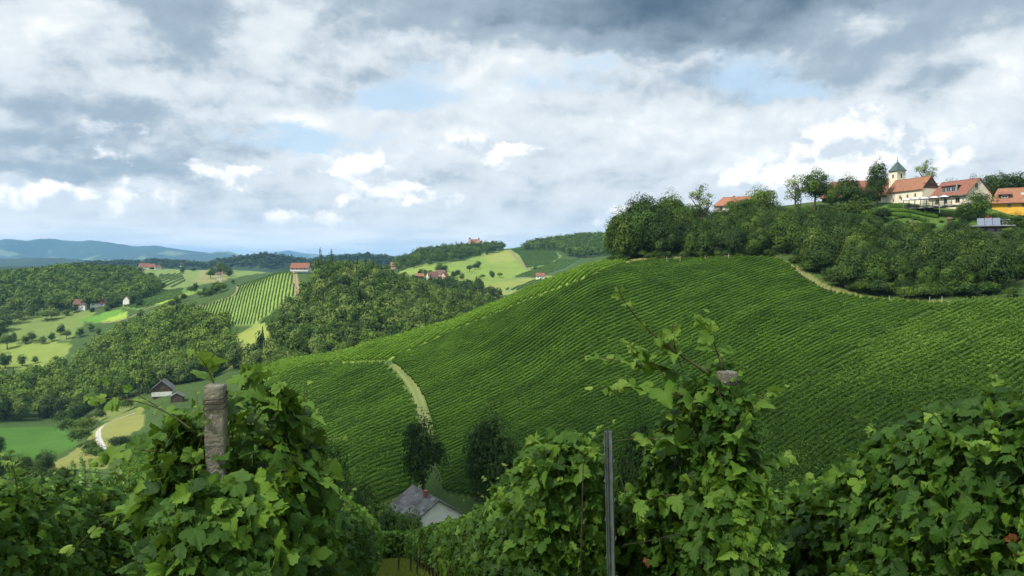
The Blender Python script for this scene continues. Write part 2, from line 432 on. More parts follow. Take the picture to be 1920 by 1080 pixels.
def H(x, y):
    """ground height at world points"""
    x, y = np.asarray(x, float), np.asarray(y, float)
    q = np.maximum(y + APEX, 2.001)
    fb = np.clip((np.log(q) - gb[0]) / (gb[1] - gb[0]), 0, NB - 1.001); fa = np.clip((x / q - ga[0]) / (ga[1] - ga[0]), 0, NA - 1.001)
    i, j = fb.astype(int), fa.astype(int); fb, fa = fb - i, fa - j
    return (GZ[i, j] * (1 - fb) * (1 - fa) + GZ[i + 1, j] * fb * (1 - fa) + GZ[i, j + 1] * (1 - fb) * fa + GZ[i + 1, j + 1] * fb * fa)
def at(px, d):
    u, _ = pix_dir(px, HZ); x = u * d
    return np.array((x, d, float(H(x, d))))
def hit(px, py, dmin=30, dmax=2600):
    """first ground point beyond dmin on the sight line through a photo pixel"""
    u, v = pix_dir(px, py)
    d = np.exp(np.linspace(math.log(dmin), math.log(dmax), 3000))
    h = H(u * d, d); below = v * d < h
    k = int(np.argmax(below)) if below.any() else len(d) - 1
    return np.array((u * d[k], d[k], float(h[k])))
# which ground can be seen from the eye (used only to know where plants are worth their cost)
SL = GZ / np.maximum(GY, 0.5)
HORIZ = np.maximum.accumulate(np.where(GY > 30, SL, -9), axis=0)
# ------------------------------------------------------------------ ground cover: what grows where
def inpoly(px, py, poly):
    px, py = np.asarray(px, float), np.asarray(py, float); r = np.zeros(px.shape, bool)
    n = len(poly)
    for i in range(n):
        (x0, y0), (x1, y1) = poly[i], poly[i - 1]
        if y0 == y1: continue
        r ^= ((y0 > py) != (y1 > py)) & (px < (x1 - x0) * (py - y0) / (y1 - y0) + x0)
    return r
def visible(x, y, z, slack=0.0):
    """can the eye see a point, as far as the ground in between allows"""
    q = np.maximum(y + APEX, 2.001)
    i = np.clip(((np.log(q) - gb[0]) / (gb[1] - gb[0])).astype(int), 0, NB - 1); j = np.clip(((x / q - ga[0]) / (ga[1] - ga[0])).round().astype(int), 0, NA - 1)
    return z / np.maximum(y, 1) + slack >= HORIZ[np.maximum(i - 1, 0), j]

MAIN = [(733, 682), (752, 695), (783, 728), (802, 765), (812, 800), (818, 850), (830, 925), (1000, 960), (1200, 985), (1400, 900), (1418, 757), (1766, 571), (1700, 566), (1640, 562), (1592, 556),
        (1550, 546), (1515, 527), (1490, 505), (1462, 487), (1440, 484), (1380, 484), (1300, 487), (1200, 492), (1180, 497), (1168, 499), (1000, 562), (850, 624), (740, 674)]
LEFTB = [(478, 722), (590, 688), (640, 684), (722, 683), (742, 700), (768, 735), (783, 768), (788, 800), (790, 860), (795, 925), (640, 965), (480, 985), (250, 985), (225, 880), (250, 800), (400, 752)]
CREST = [(420, 750), (478, 719), (590, 686), (640, 681), (722, 678), (740, 671), (850, 621), (1000, 559), (1168, 497), (1178, 493), (1120, 486), (1080, 497), (1000, 527), (900, 570), (750, 632), (600, 657), (480, 695), (420, 725)]
RIGHTB = [(1419, 757), (1770, 572), (1850, 566), (1920, 564), (2040, 566), (2040, 930), (1400, 930)]
MIDV = [(355, 578), (443, 554), (447, 528), (547, 506), (555, 553), (474, 610), (422, 610), (378, 592)]
MIDLOW = [(556, 560), (480, 609), (516, 608), (548, 585)]
MIDTOP = [(285, 572), (350, 552), (424, 526), (446, 518), (545, 502), (546, 505), (446, 526), (425, 534), (330, 566), (290, 575)]
COVER = [  # polygon in the photo, nearest, farthest, albedo
 ([(-200, 660), (100, 640), (135, 645), (110, 690), (-200, 700)], 540, 760, (0.155, 0.20, 0.045)),
 ([(10, 600), (60, 582), (180, 582), (130, 640), (20, 640)], 600, 800, (0.12, 0.165, 0.045)),
 ([(140, 602), (225, 578), (240, 590), (190, 605)], 600, 860, (0.09, 0.19, 0.03)),
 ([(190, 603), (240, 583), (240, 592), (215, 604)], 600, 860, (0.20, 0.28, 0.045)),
 ([(-100, 862), (0, 868), (80, 862), (150, 835), (140, 815), (100, 800), (-100, 805)], 300, 470, (0.050, 0.115, 0.020)),
 ([(80, 880), (150, 838), (185, 800), (240, 770), (270, 760), (270, 800), (215, 830), (205, 880)], 220, 470, (0.16, 0.17, 0.05)),
 ([(150, 800), (170, 765), (250, 760), (260, 775)], 330, 470, (0.115, 0.14, 0.042)),
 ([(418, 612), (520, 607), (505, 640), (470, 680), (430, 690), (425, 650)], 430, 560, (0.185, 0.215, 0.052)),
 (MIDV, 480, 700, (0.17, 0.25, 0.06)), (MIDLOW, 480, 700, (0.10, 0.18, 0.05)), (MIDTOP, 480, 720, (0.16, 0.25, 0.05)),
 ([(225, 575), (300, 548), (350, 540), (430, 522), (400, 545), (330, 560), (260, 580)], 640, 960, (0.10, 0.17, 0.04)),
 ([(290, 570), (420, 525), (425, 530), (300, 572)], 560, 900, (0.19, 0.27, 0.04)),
 ([(160, 496), (300, 505), (470, 495), (545, 504), (430, 522), (345, 540), (285, 552), (240, 515)], 900, 2000, (0.135, 0.185, 0.055)),
 ([(380, 500), (440, 500), (420, 530), (360, 530)], 900, 2000, (0.18, 0.185, 0.07)),
 ([(430, 495), (500, 498), (470, 508), (430, 512)], 900, 2000, (0.10, 0.16, 0.05)),
 ([(740, 512), (790, 495), (860, 490), (900, 478), (955, 470), (975, 476), (985, 500), (1000, 518), (1010, 530), (960, 545), (930, 560), (860, 545), (800, 535)], 640, 1600, (0.15, 0.21, 0.045)),
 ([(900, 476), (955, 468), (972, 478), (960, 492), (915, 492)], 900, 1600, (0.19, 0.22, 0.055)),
 ([(950, 528), (1010, 520), (1060, 515), (960, 552), (900, 560), (850, 545)], 640, 1100, (0.175, 0.205, 0.052)),
 ([(955, 467), (985, 462), (1040, 470), (1052, 482), (1030, 497), (985, 505), (972, 480)], 800, 1600, (0.12, 0.20, 0.055)),
 ([(962, 520), (1000, 505), (1052, 486), (1092, 486), (1060, 505), (1010, 522)], 700, 1400, (0.055, 0.10, 0.045)),
 ([(940, 545), (1015, 521), (1050, 520), (980, 548)], 700, 1100, (0.13, 0.20, 0.07)),
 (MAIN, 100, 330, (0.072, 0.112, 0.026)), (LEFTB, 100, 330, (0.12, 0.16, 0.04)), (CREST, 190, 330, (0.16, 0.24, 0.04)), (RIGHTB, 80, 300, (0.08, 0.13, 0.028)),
 ([(1150, 500), (1180, 484), (1300, 478), (1460, 480), (1462, 486), (1300, 492), (1180, 500)], 230, 320, (0.17, 0.17, 0.06)),
 ([(1490, 496), (1540, 530), (1640, 556), (1780, 566), (1770, 580), (1640, 566), (1550, 550), (1490, 508)], 200, 300, (0.16, 0.17, 0.055)),
 ([(1640, 385), (1900, 380), (1900, 425), (1640, 430)], 245, 330, (0.065, 0.115, 0.025)),
]
cov = np.empty((NB, NA, 3)); cov[:] = (0.045, 0.075, 0.022)
farm_ = GY > 2100
fld = vnoise(GX / 420, GY / 700, 21, 3)
cov[farm_] = (0.030, 0.048, 0.026)
cov[farm_ & (fld > 0.60)] = (0.11, 0.14, 0.065)
cov[GY < 120] = (0.25, 0.28, 0.07)
ppx, ppy = proj(GX, np.maximum(GY, 1), GZ)
jx = (vnoise(ppx / 9, ppy / 5, 2, 2) - 0.5) * 7; jy = (vnoise(ppx / 9, ppy / 5, 4, 2) - 0.5) * 4
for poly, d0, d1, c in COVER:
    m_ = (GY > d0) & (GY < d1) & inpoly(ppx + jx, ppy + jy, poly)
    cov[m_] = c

m, nt, b = new_mat('country'); MAT_GROUND = m
c = attr('cover', True); gp = geopos()
n1 = noise(gp, 0.09, 5, 0.6, dim='3D'); n2 = noise(gp, 0.9, 5, 0.65, dim='3D')
n3 = noise(gp, 0.022, 4, 0.6, dim='3D')
c2 = vmath('SCALE', c, scale=0.42 + n1 * 0.50 + n2 * 0.36 + n3 * 0.34)
c2 = mixc(ramp(n2 + (n1 - .5), 0.62, 0.85, 0.0, 0.45), c2, vmath('MULTIPLY', c2, (1.45, 1.12, 0.9)))
nt.links.new(c2.s, b.inputs['Base Color']); b.inputs['Roughness'].default_value = 0.95
b.inputs['Specular IOR Level'].default_value = 0.05
bump(b, noise(gp, 2.5, 4, 0.7, dim='3D'), 0.6, 0.25)
idx = np.arange(NB * NA).reshape(NB, NA)
gf = np.stack([idx[:-1, :-1], idx[:-1, 1:], idx[1:, 1:], idx[1:, :-1]], -1).reshape(-1, 4)
tag(link('ground', mesh_np('ground', np.stack([GX, GY, GZ], -1).reshape(-1, 3), gf, MAT_GROUND, True, {'cover': ('POINT', cov.reshape(-1, 3))})), kind='structure')

# ------------------------------------------------------------------ tracks, draped as strips a hand above the ground
def strip(name, pts, w, mat, lift=0.1, cols=7, crown=0.03, kind='structure'):
    pts = np.array([p[:2] for p in pts]); seg = np.r_[0, np.cumsum(np.linalg.norm(np.diff(pts, axis=0), axis=1))]
    s = np.linspace(0, seg[-1], max(12, int(seg[-1] / 0.8)))
    def sm(a): return np.convolve(np.pad(a, 9, 'edge'), np.ones(19) / 19, 'valid') if len(a) > 24 else a
    x, y = sm(np.interp(s, seg, pts[:, 0])), sm(np.interp(s, seg, pts[:, 1]))
    tx, ty = np.gradient(x), np.gradient(y); L = np.hypot(tx, ty); nx, ny = -ty / L, tx / L
    k = np.linspace(-1, 1, cols)
    ww = w / 2 * (1 + 0.16 * (vnoise(s / 3.0, s * 0, 3, 3) - .5))
    X = x[:, None] + nx[:, None] * k * ww[:, None]; Y = y[:, None] + ny[:, None] * k * ww[:, None]
    Z = H(X, Y) + lift
    n = len(s); ii = np.arange(n * cols).reshape(n, cols)
    f = np.stack([ii[:-1, :-1], ii[:-1, 1:], ii[1:, 1:], ii[1:, :-1]], -1).reshape(-1, 4)
    me = mesh_np(name, np.stack([X, Y, Z], -1).reshape(-1, 3), f, mat, True, {'across': ('POINT', np.tile(k, n))})
    return tag(link(name, me), kind=kind)
def track_mat(name, rut, grass, edge):
    m, nt, b = new_mat(name)
    a = S._m('ABSOLUTE', attr('across')); gp = geopos()
    n = noise(gp, 0.8, 5, 0.65, dim='3D'); n2 = noise(gp, 4.0, 4, 0.6, dim='3D')
    k = ramp(S._m('ABSOLUTE', a + (n - 0.5) * 0.35 - 0.42), 0.10, 0.28, 1.0, 0.0)
    c = mixc(ramp(k + (n2 - 0.5) * 0.7, 0.2, 0.7), grass, rut)
    c = mixc(ramp(a + (n - .5) * .3, 0.68, 0.95), c, edge)
    c = vmath('SCALE', c, scale=0.75 + n2 * 0.5)
    nt.links.new(c.s, b.inputs['Base Color']); b.inputs['Roughness'].default_value = 0.95
    bump(b, n2, 0.5, 0.1)
    return m
M_GRASSTRACK = track_mat('grass_track', (0.140, 0.148, 0.056), (0.098, 0.135, 0.036), (0.070, 0.115, 0.025))
M_DIRT = track_mat('dirt_track', (0.22, 0.17, 0.10), (0.15, 0.14, 0.062), (0.085, 0.11, 0.03))
M_GRAVEL = track_mat('gravel_road', (0.36, 0.345, 0.315), (0.31, 0.295, 0.26), (0.27, 0.26, 0.20))
strip('grass_track', [hit(px, py, 120) for px, py in [(727, 683), (744, 690), (762, 705), (778, 730), (789, 760), (796, 790), (799, 815), (802, 838)]], 3.7, M_GRASSTRACK)
strip('dirt_path', [hit(px, py, 180) for px, py in [(1462, 486), (1482, 496), (1500, 511), (1518, 527), (1545, 541), (1575, 550)]], 1.7, M_DIRT)
strip('gravel_road', [hit(px, py, 200) for px, py in [(206, 866), (196, 845), (185, 825), (184, 808), (195, 797), (225, 785), (260, 772)]], 2.5, M_GRAVEL)
strip('far_lane', [hit(px, py, 480) for px, py in [(350, 580), (392, 571), (428, 560), (446, 548), (448, 532)]], 3.0, M_DIRT)
strip('far_lane', [hit(px, py, 480) for px, py in [(550, 507), (553, 520), (556, 540), (557, 553)]], 5.0, M_DIRT)
strip('far_lane', [hit(px, py, 560) for px, py in [(190, 606), (215, 603), (245, 596), (280, 576), (300, 572)]], 3.0, M_DIRT)
strip('far_lane', [hit(px, py, 800) for px, py in [(830, 527), (880, 524), (930, 526), (985, 520), (1010, 518)]], 3.5, M_DIRT)
strip('far_lane', [hit(px, py, 800) for px, py in [(956, 470), (970, 485), (985, 500), (1000, 511), (1020, 512), (1050, 497)]], 5, M_DIRT)
# ------------------------------------------------------------------ rows of vines on the slopes
def quads(c, nrm, size, r, aspect=1.0):
    """one leaf-sized face per centre, turned about its normal"""
    n = len(c)
    nrm = nrm / np.maximum(np.linalg.norm(nrm, axis=1, keepdims=True), 1e-6)
    h = np.where(np.abs(nrm[:, 2:3]) < 0.9, np.array([[0, 0, 1.0]]), np.array([[1.0, 0, 0]]))
    t = np.cross(h, nrm); t /= np.linalg.norm(t, axis=1, keepdims=True); bt = np.cross(nrm, t)
    a = r.random(n)[:, None] * 2 * np.pi
    t, bt = t * np.cos(a) + bt * np.sin(a), bt * np.cos(a) - t * np.sin(a)
    s = np.asarray(size).reshape(-1, 1) * 0.5
    tip = 0.25 * s * nrm
    v = np.stack([c - t * s * 1.15 - tip, c - bt * s * 0.75 * aspect, c + t * s * 1.15 - tip, c + bt * s * 0.75 * aspect], 1).reshape(-1, 3)
    return v, np.arange(n * 4).reshape(n, 4)
M_VINE = leaf_mat('vine_row_leaves', (0.035, 0.080, 0.009), (0.078, 0.158, 0.016), (0.155, 0.252, 0.026), trans=0.2, rnd=0.22, nscale=0.12)
M_VINE_SUN = leaf_mat('sunlit_vine_leaves', (0.042, 0.092, 0.011), (0.098, 0.182, 0.021), (0.180, 0.275, 0.034), trans=0.2, rnd=0.12, nscale=0.12)  # lighter copy of the row green, sunlight put into the colour
M_VINE_FAR = leaf_mat('far_vine_leaves', (0.06, 0.115, 0.025), (0.105, 0.185, 0.036), (0.17, 0.26, 0.055), trans=0.15, rnd=0.12)
def row_lines(poly, dirv, spacing, d0, d1, ds=0.5, minlen=5, jitter=0.0):
    """centre lines of the rows that lie in a block"""
    dv = np.array(dirv, float); dv /= np.linalg.norm(dv); nv = np.array((-dv[1], dv[0]))
    m_ = (GY > d0) & (GY < d1) & inpoly(ppx, ppy, poly)
    X, Y = GX[m_], GY[m_]
    if not len(X): return []
    t = X * nv[0] + Y * nv[1]; s = X * dv[0] + Y * dv[1]
    out = []
    for k in np.arange(math.floor(t.min() / spacing), math.ceil(t.max() / spacing) + 1):
        ss = np.arange(s.min() - 3, s.max() + 3, ds)
        x, y = nv[0] * k * spacing + dv[0] * ss, nv[1] * k * spacing + dv[1] * ss
        wob = (vnoise(ss / 16.0, ss * 0 + k * 0.13, 6, 2) - .5) * 0.6
        x, y = x + nv[0] * wob, y + nv[1] * wob
        ok = y > 20
        z = H(x, np.maximum(y, 20)); a, b_ = proj(x, np.maximum(y, 20), z)
        ok &= (y > d0) & (y < d1) & inpoly(a, b_, poly) & visible(x, y, z + 1.9, 0.004) & (a > -60) & (a < 1990)
        e = np.flatnonzero(np.diff(np.r_[0, ok.astype(int), 0]))
        for i, j in zip(e[::2], e[1::2]):
            if (j - i) * ds > minlen: out.append(np.stack([x[i:j], y[i:j], z[i:j]], 1))
    return out
def row_mesh(lines, r, per_m, hgt, wid, size, loose=0.0, core=True):
    V, Fq, T, n0 = [], [], [], 0
    for ln in lines:
        L = np.linalg.norm(np.diff(ln, axis=0), axis=1).sum(); n = max(8, int(L * per_m))
        k = r.random(n) * (len(ln) - 1.001); i = k.astype(int); f = (k - i)[:, None]
        c = ln[i] * (1 - f) + ln[i + 1] * f
        tg = ln[np.minimum(i + 1, len(ln) - 1)] - ln[np.maximum(i - 1, 0)]; tg /= np.linalg.norm(tg, axis=1, keepdims=True)
        ac = np.stack([-tg[:, 1], tg[:, 0], np.zeros(n)], 1)
        # each vine of the row swells and sinks a little
        sw = 0.62 + 0.76 * vnoise(c[:, 0] * 0.95, c[:, 1] * 0.95, 8, 2)
        gapn = vnoise(c[:, 0] * 0.23 + 5, c[:, 1] * 0.23, 14, 2) > .24       # here and there a vine is missing
        if gapn.sum() > 8: c, ac, sw = c[gapn], ac[gapn], sw[gapn]; n = len(c)
        th = r.random(n) * 2.9 - 0.35
        px_, pz_ = np.cos(th), np.sin(th)
        rr = 0.75 + 0.35 * r.random(n) + loose * r.random(n) ** 3
        hh = hgt * sw
        pos = c + ac * (px_ * wid * 0.5 * rr * sw)[:, None]
        pos[:, 2] += hh * 0.55 + pz_ * hh * 0.45 * rr
        nr = ac * px_[:, None] + np.array([[0, 0, 1.0]]) * (pz_ + 0.35)[:, None] + r.normal(0, 0.45, (n, 3))
        v, q = quads(pos, nr, size * (0.7 + 0.6 * r.random(n)), r)
        V.append(v); Fq.append(q + n0); n0 += len(v)
        T.append(np.clip(0.5 + r.normal(0, 0.22, n), 0, 1))
        if core:                                     # the dense inside of the row
            st = ln[::3] if len(ln) > 6 else ln
            tg = np.gradient(st, axis=0); tg /= np.linalg.norm(tg, axis=1, keepdims=True)
            ac = np.stack([-tg[:, 1], tg[:, 0], np.zeros(len(st))], 1); up = np.array([0, 0, 1.0])
            prof = [(-.5, .3), (-.62, .8), (0, 1.12), (.62, .8), (.5, .3)]
            ring = np.stack([st + ac * (a * wid * .55) + up * (b_ * hgt * .72) for a, b_ in prof], 1)
            m = len(st); ii = np.arange(m * 5).reshape(m, 5)
            q = np.stack([ii[:-1, :-1], ii[1:, :-1], ii[1:, 1:], ii[:-1, 1:]], -1).reshape(-1, 4)
            V.append(ring.reshape(-1, 3)); Fq.append(q + n0); n0 += m * 5; T.append(np.full(len(q), 0.3))
    return np.concatenate(V), np.concatenate(Fq), np.concatenate(T)
def plant_rows(lines, mat, label, group, seed, **kw):
    r = np.random.default_rng(seed)
    for ln in lines:
        v, q, t = row_mesh([ln], r, **kw)
        org = ln[0].copy()
        o = link('vine_row', mesh_np('vine_row', v - org, q, mat, False, {'tint': ('FACE', t)}))
        o.location = org
        tag(o, label, 'vine row', group)
M_VINE_CREST = leaf_mat('sunlit_crest_leaves', (0.075, 0.15, 0.016), (0.155, 0.27, 0.027), (0.245, 0.37, 0.042), trans=0.2, rnd=0.1, nscale=0.12)  # sunlight on the crest band is put into this brighter green
BLOCKS = [  # outline, run of the rows, spacing, nearest, farthest, material, row shape, label, group
 (MAIN, (1.62, 1.0), 1.5, 100, 330, M_VINE, dict(per_m=16, hgt=1.45, wid=0.80, size=0.30), 'long clipped dark green vine row climbing the big slope right of the grass track', 'vine rows on the main block of the slope'),
 (LEFTB, (1.45, 1.0), 1.9, 100, 330, M_VINE, dict(per_m=14, hgt=1.55, wid=0.85, size=0.32), 'clipped green vine row on the lower slope left of the grass track', 'vine rows left of the grass track'),
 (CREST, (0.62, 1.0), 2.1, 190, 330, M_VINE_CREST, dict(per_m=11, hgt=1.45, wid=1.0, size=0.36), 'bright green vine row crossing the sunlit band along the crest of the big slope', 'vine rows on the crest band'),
 (RIGHTB, (1.75, 1.0), 1.9, 80, 300, M_VINE_SUN, dict(per_m=20, hgt=1.5, wid=0.95, size=0.34, loose=1.3), 'loose unclipped vine row with hanging shoots on the slope at the right', 'loose vine rows on the right of the slope'),
 (MIDV, (-0.235, 1.0), 2.7, 480, 700, M_VINE_FAR, dict(per_m=5, hgt=1.7, wid=0.8, size=0.55), 'straight vine row running uphill on the pale striped vineyard below the farmhouse', 'vine rows of the striped vineyard'),
]
all_rows = []
for bi, (poly, dv, sp, d0, d1, mt, kw, lb, gp_) in enumerate(BLOCKS):
    for ln in row_lines(poly, dv, sp, d0, d1, ds=1.0 if d0 > 400 else 0.5):
        a, b_ = proj(ln[:, 0], ln[:, 1], ln[:, 2])
        all_rows.append((float(np.hypot(np.diff(a), np.diff(b_)).sum() / ln[:, 1].mean()), bi, ln))
all_rows.sort(key=lambda t: -t[0])
for rank, (sc_, bi, ln) in enumerate(all_rows[:278]):        # the rows that show largest, each by itself
    poly, dv, sp, d0, d1, mt, kw, lb, gp_ = BLOCKS[bi]
    plant_rows([ln], mt, lb, gp_, 1000 + rank, **kw)
for bi, (poly, dv, sp, d0, d1, mt, kw, lb, gp_) in enumerate(BLOCKS):
    rest_ = [ln for sc_, b2, ln in all_rows[278:] if b2 == bi]
    if rest_:
        v, q, t = row_mesh(rest_, np.random.default_rng(50 + bi), **kw)
        tag(link('vine_rows', mesh_np('vine_rows', v, q, mt, False, {'tint': ('FACE', t)})), 'short ends and slivers among the ' + gp_, 'vineyard', kind='stuff')
def stuff_rows(name, polys, seed):
    r = np.random.default_rng(seed); lines = []
    for poly, dirv, sp, d0, d1 in polys: lines += row_lines(poly, dirv, sp, d0, d1, ds=2.0)
    v, q, t = row_mesh(lines, r, per_m=2.0, hgt=1.7, wid=1.2, size=0.9)
    tag(link(name, mesh_np(name, v, q, M_VINE_FAR, False, {'tint': ('FACE', t)})), 'rows of small far vineyards on the hills across the valley', 'vineyard', kind='stuff')
stuff_rows('vineyard', [(MIDLOW, (1, 1.2), 3.0, 480, 700), (MIDTOP, (-1, 1.3), 3.0, 480, 720),
   ([(225, 575), (300, 548), (345, 540), (340, 556), (260, 580)], (0.5, 1), 4, 640, 960),
   ([(957, 468), (985, 462), (1040, 470), (1050, 482), (1030, 496), (987, 503), (974, 480)], (0.5, 1), 5, 800, 1600),
   ([(965, 519), (1000, 506), (1052, 487), (1090, 486), (1060, 503), (1010, 520)], (1.2, 1), 5, 700, 1400),
   ([(945, 544), (1015, 522), (1045, 520), (985, 545)], (0.2, 1), 5, 700, 1100),
   ([(300, 515), (340, 512), (350, 530), (300, 545), (290, 530)], (-.3, 1), 7, 900, 1500),
   ([(85, 905), (150, 860), (190, 872), (180, 930), (100, 930)], (-.55, 1), 3.0, 180, 330)], 6)

# terraces of vines on the grass below the inn
def terrace_row(a, da, b, db, h, label):
    p, q = at(a, da), at(b, db); k = np.linspace(0, 1, max(8, int(np.hypot(*(q - p)[:2]) / .5)))[:, None]
    xy = p[:2] * (1 - k) + q[:2] * k; ln = np.stack([xy[:, 0], xy[:, 1], H(xy[:, 0], xy[:, 1])], 1)
    plant_rows([ln], M_VINE, label, 'terraced vine rows below the inn', 9, per_m=16, hgt=h, wid=1.1, size=.4)
for a, da, b, db, lb in [(1664, 288, 1762, 271.5, 'upper terraced vine row on the bank below the chapel'), (1660, 284, 1758, 268, 'middle terraced vine row on the bank below the chapel'), (1664, 279.5, 1740, 266.5, 'lower terraced vine row on the bank below the chapel'),
                         (1440, 305, 1545, 300, 'upper vine row on the terrace under the spreading round tree'), (1438, 300, 1560, 294, 'lower vine row on the terrace under the spreading round tree')]:
    terrace_row(a, da, b, db, 1.6, lb)
# ------------------------------------------------------------------ trees
LEAF = {
 'mid':  leaf_mat('broad_leaves', (0.036, 0.070, 0.009), (0.078, 0.138, 0.016), (0.150, 0.222, 0.028), trans=0.18, rnd=0.55),
 'dark': leaf_mat('dark_leaves', (0.017, 0.037, 0.009), (0.035, 0.068, 0.014), (0.068, 0.115, 0.023), trans=0.15, rnd=0.45),
 'pale': leaf_mat('pale_leaves', (0.062, 0.098, 0.022), (0.110, 0.165, 0.034), (0.180, 0.240, 0.055), trans=0.2, rnd=0.5),
 'yell': leaf_mat('yellow_green_leaves', (0.055, 0.090, 0.014), (0.105, 0.165, 0.022), (0.170, 0.245, 0.038), trans=0.22, rnd=0.5),
 'con':  leaf_mat('conifer_needles', (0.014, 0.030, 0.014), (0.028, 0.052, 0.022), (0.050, 0.080, 0.030), trans=0.05, rnd=0.4),
 'red':  leaf_mat('red_leaves', (0.10, 0.03, 0.012), (0.22, 0.06, 0.02), (0.32, 0.11, 0.03), trans=0.2, rnd=0.3),
}
M_BARK = flat_mat('bark', (0.10, 0.075, 0.05), (0.05, 0.038, 0.028), 6.0, 0.95, 0.6, 14)
def unit(r, n):
    v = r.normal(0, 1, (n, 3)); return v / np.linalg.norm(v, axis=1, keepdims=True)
def crown_np(seed, kind='round', clumps=46, leaves=26, leaf=0.10, cr=0.30, holes=0.0):
    """a crown in a box one unit high (0..1) and about one wide, as clumps of leaf faces"""
    r = np.random.default_rng(seed)
    if kind == 'conifer':
        n = clumps * leaves
        h = r.random(n) ** 0.8; a = r.random(n) * 2 * np.pi
        tier = np.abs(np.modf(h * 9 + 0.15 * np.sin(a * 3 + seed))[0])
        rad = (1 - h) * 0.42 * (0.55 + 0.45 * (1 - tier)) * (0.75 + 0.35 * r.random(n)) + 0.012
        c = np.stack([np.cos(a) * rad, np.sin(a) * rad, h - 0.10 * rad], 1)
        nr = np.stack([np.cos(a) * .7, np.sin(a) * .7, np.full(n, .8)], 1) + r.normal(0, .35, (n, 3))
        v, q = quads(c, nr, leaf * (0.6 + 0.7 * r.random(n)), r, 0.7)
        return v, q, np.clip(0.45 + r.normal(0, .25, n), 0, 1)
    if kind == 'column':
        h = (np.arange(clumps) + r.random(clumps)) / clumps
        a = r.random(clumps) * 2 * np.pi; rad = 0.42 * np.sin(np.pi * np.clip(h, 0.02, .98) ** 0.75) ** 0.6 * (0.5 + 0.5 * r.random(clumps))
        cc = np.stack([np.cos(a) * rad, np.sin(a) * rad, h], 1); crs = np.full(clumps, cr) * (0.7 + 0.5 * r.random(clumps))
    else:
        u = unit(r, clumps); rad = 0.42 * r.random(clumps) ** 0.33
        if kind == 'dome': u[:, 2] = np.abs(u[:, 2]) * 1.0 - 0.25
        cc = u * rad[:, None]
        lob = 1 + 0.28 * np.sin(2.1 * np.arctan2(u[:, 1], u[:, 0]) + seed) * (1 - np.abs(u[:, 2])) + 0.15 * r.normal(0, 1, clumps)
        cc[:, :2] *= lob[:, None]
        cc[:, 2] = cc[:, 2] * 1.0 + 0.5
        crs = cr * (0.55 + 0.75 * r.random(clumps)) * 0.62
    if holes: 
        keep = r.random(clumps) > holes; cc, crs = cc[keep], crs[keep]
    n = len(cc)
    d = unit(r, n * leaves); d[:, 2] = np.where(d[:, 2] < -0.55, -d[:, 2], d[:, 2])
    k = np.repeat(np.arange(n), leaves)
    pos = cc[k] + d * (crs[k] * (0.55 + 0.5 * r.random(n * leaves)))[:, None] * np.array([1.05, 1.05, 0.92])
    out = cc[k] - np.array([0, 0, .42])
    out /= np.linalg.norm(out, axis=1, keepdims=True) + 1e-6
    nr = d * 0.75 + out * 0.75 + np.array([0, 0, .12]) + r.normal(0, 0.28, d.shape)
    v, q = quads(pos, nr, leaf * (0.6 + 0.8 * r.random(len(pos))), r, 0.8)
    cl = r.normal(0, 0.27, n)
    t = np.clip(0.45 + cl[k] + r.normal(0, 0.09, len(pos)), 0, 1)
    v[:, 2] = np.maximum(v[:, 2], -0.02)
    return v, q, t
def crown_mesh(name, mat, **kw):
    v, q, t = crown_np(**kw)
    return mesh_np(name, v, q, LEAF[mat], False, {'tint': ('FACE', t)})
def tube(pts, rad, k=7):
    """tapered tube along points: arrays of verts and quads"""
    pts = np.asarray(pts, float); rad = np.asarray(rad, float); n = len(pts)
    tg = np.gradient(pts, axis=0); tg /= np.linalg.norm(tg, axis=1, keepdims=True) + 1e-9
    ref = np.array([1.0, 0, 0]) if abs(tg[0, 0]) < 0.9 else np.array([0, 1.0, 0])
    a1 = np.cross(tg, ref); a1 /= np.linalg.norm(a1, axis=1, keepdims=True); a2 = np.cross(tg, a1)
    th = np.arange(k) / k * 2 * np.pi
    v = pts[:, None] + (a1[:, None] * np.cos(th)[None, :, None] + a2[:, None] * np.sin(th)[None, :, None]) * rad[:, None, None]
    ii = np.arange(n * k).reshape(n, k); jj = np.roll(ii, -1, 1)
    q = np.stack([ii[:-1], jj[:-1], jj[1:], ii[1:]], -1).reshape(-1, 4)
    return v.reshape(-1, 3), q
def join(parts):
    V, Q, n = [], [], 0
    for v, q in parts: V.append(v); Q.append(q + n); n += len(v)
    return np.concatenate(V), np.concatenate(Q)
def trunk_mesh(name, seed, h=0.55, r0=0.035, limbs=5, spread=0.34):
    """a bole from -0.3 to h with limbs reaching into the crown; one unit is the height of the tree"""
    r = np.random.default_rng(seed); parts = []
    lean = r.normal(0, .02, 2)
    z = np.linspace(-0.12, h, 6)
    p = np.stack([lean[0] * z * 2 + .008 * np.sin(z * 9), lean[1] * z * 2, z], 1)
    parts.append(tube(p, np.linspace(r0 * 1.35, r0 * .55, 6)))
    for i in range(limbs):
        a = i / limbs * 6.28 + r.random(); s = h * (0.45 + 0.5 * r.random())
        b0 = np.array([np.interp(s, z, p[:, 0]), np.interp(s, z, p[:, 1]), s]); L = spread * (0.6 + .5 * r.random())
        e = b0 + np.array([math.cos(a) * L, math.sin(a) * L, L * (0.7 + .5 * r.random())])
        m_ = (b0 + e) / 2 + np.array([0, 0, -.03])
        parts.append(tube([b0, m_, e], [r0 * .5, r0 * .33, r0 * .12], 5))
    v, q = join(parts)
    return mesh_np(name, v, q, M_BARK, True)

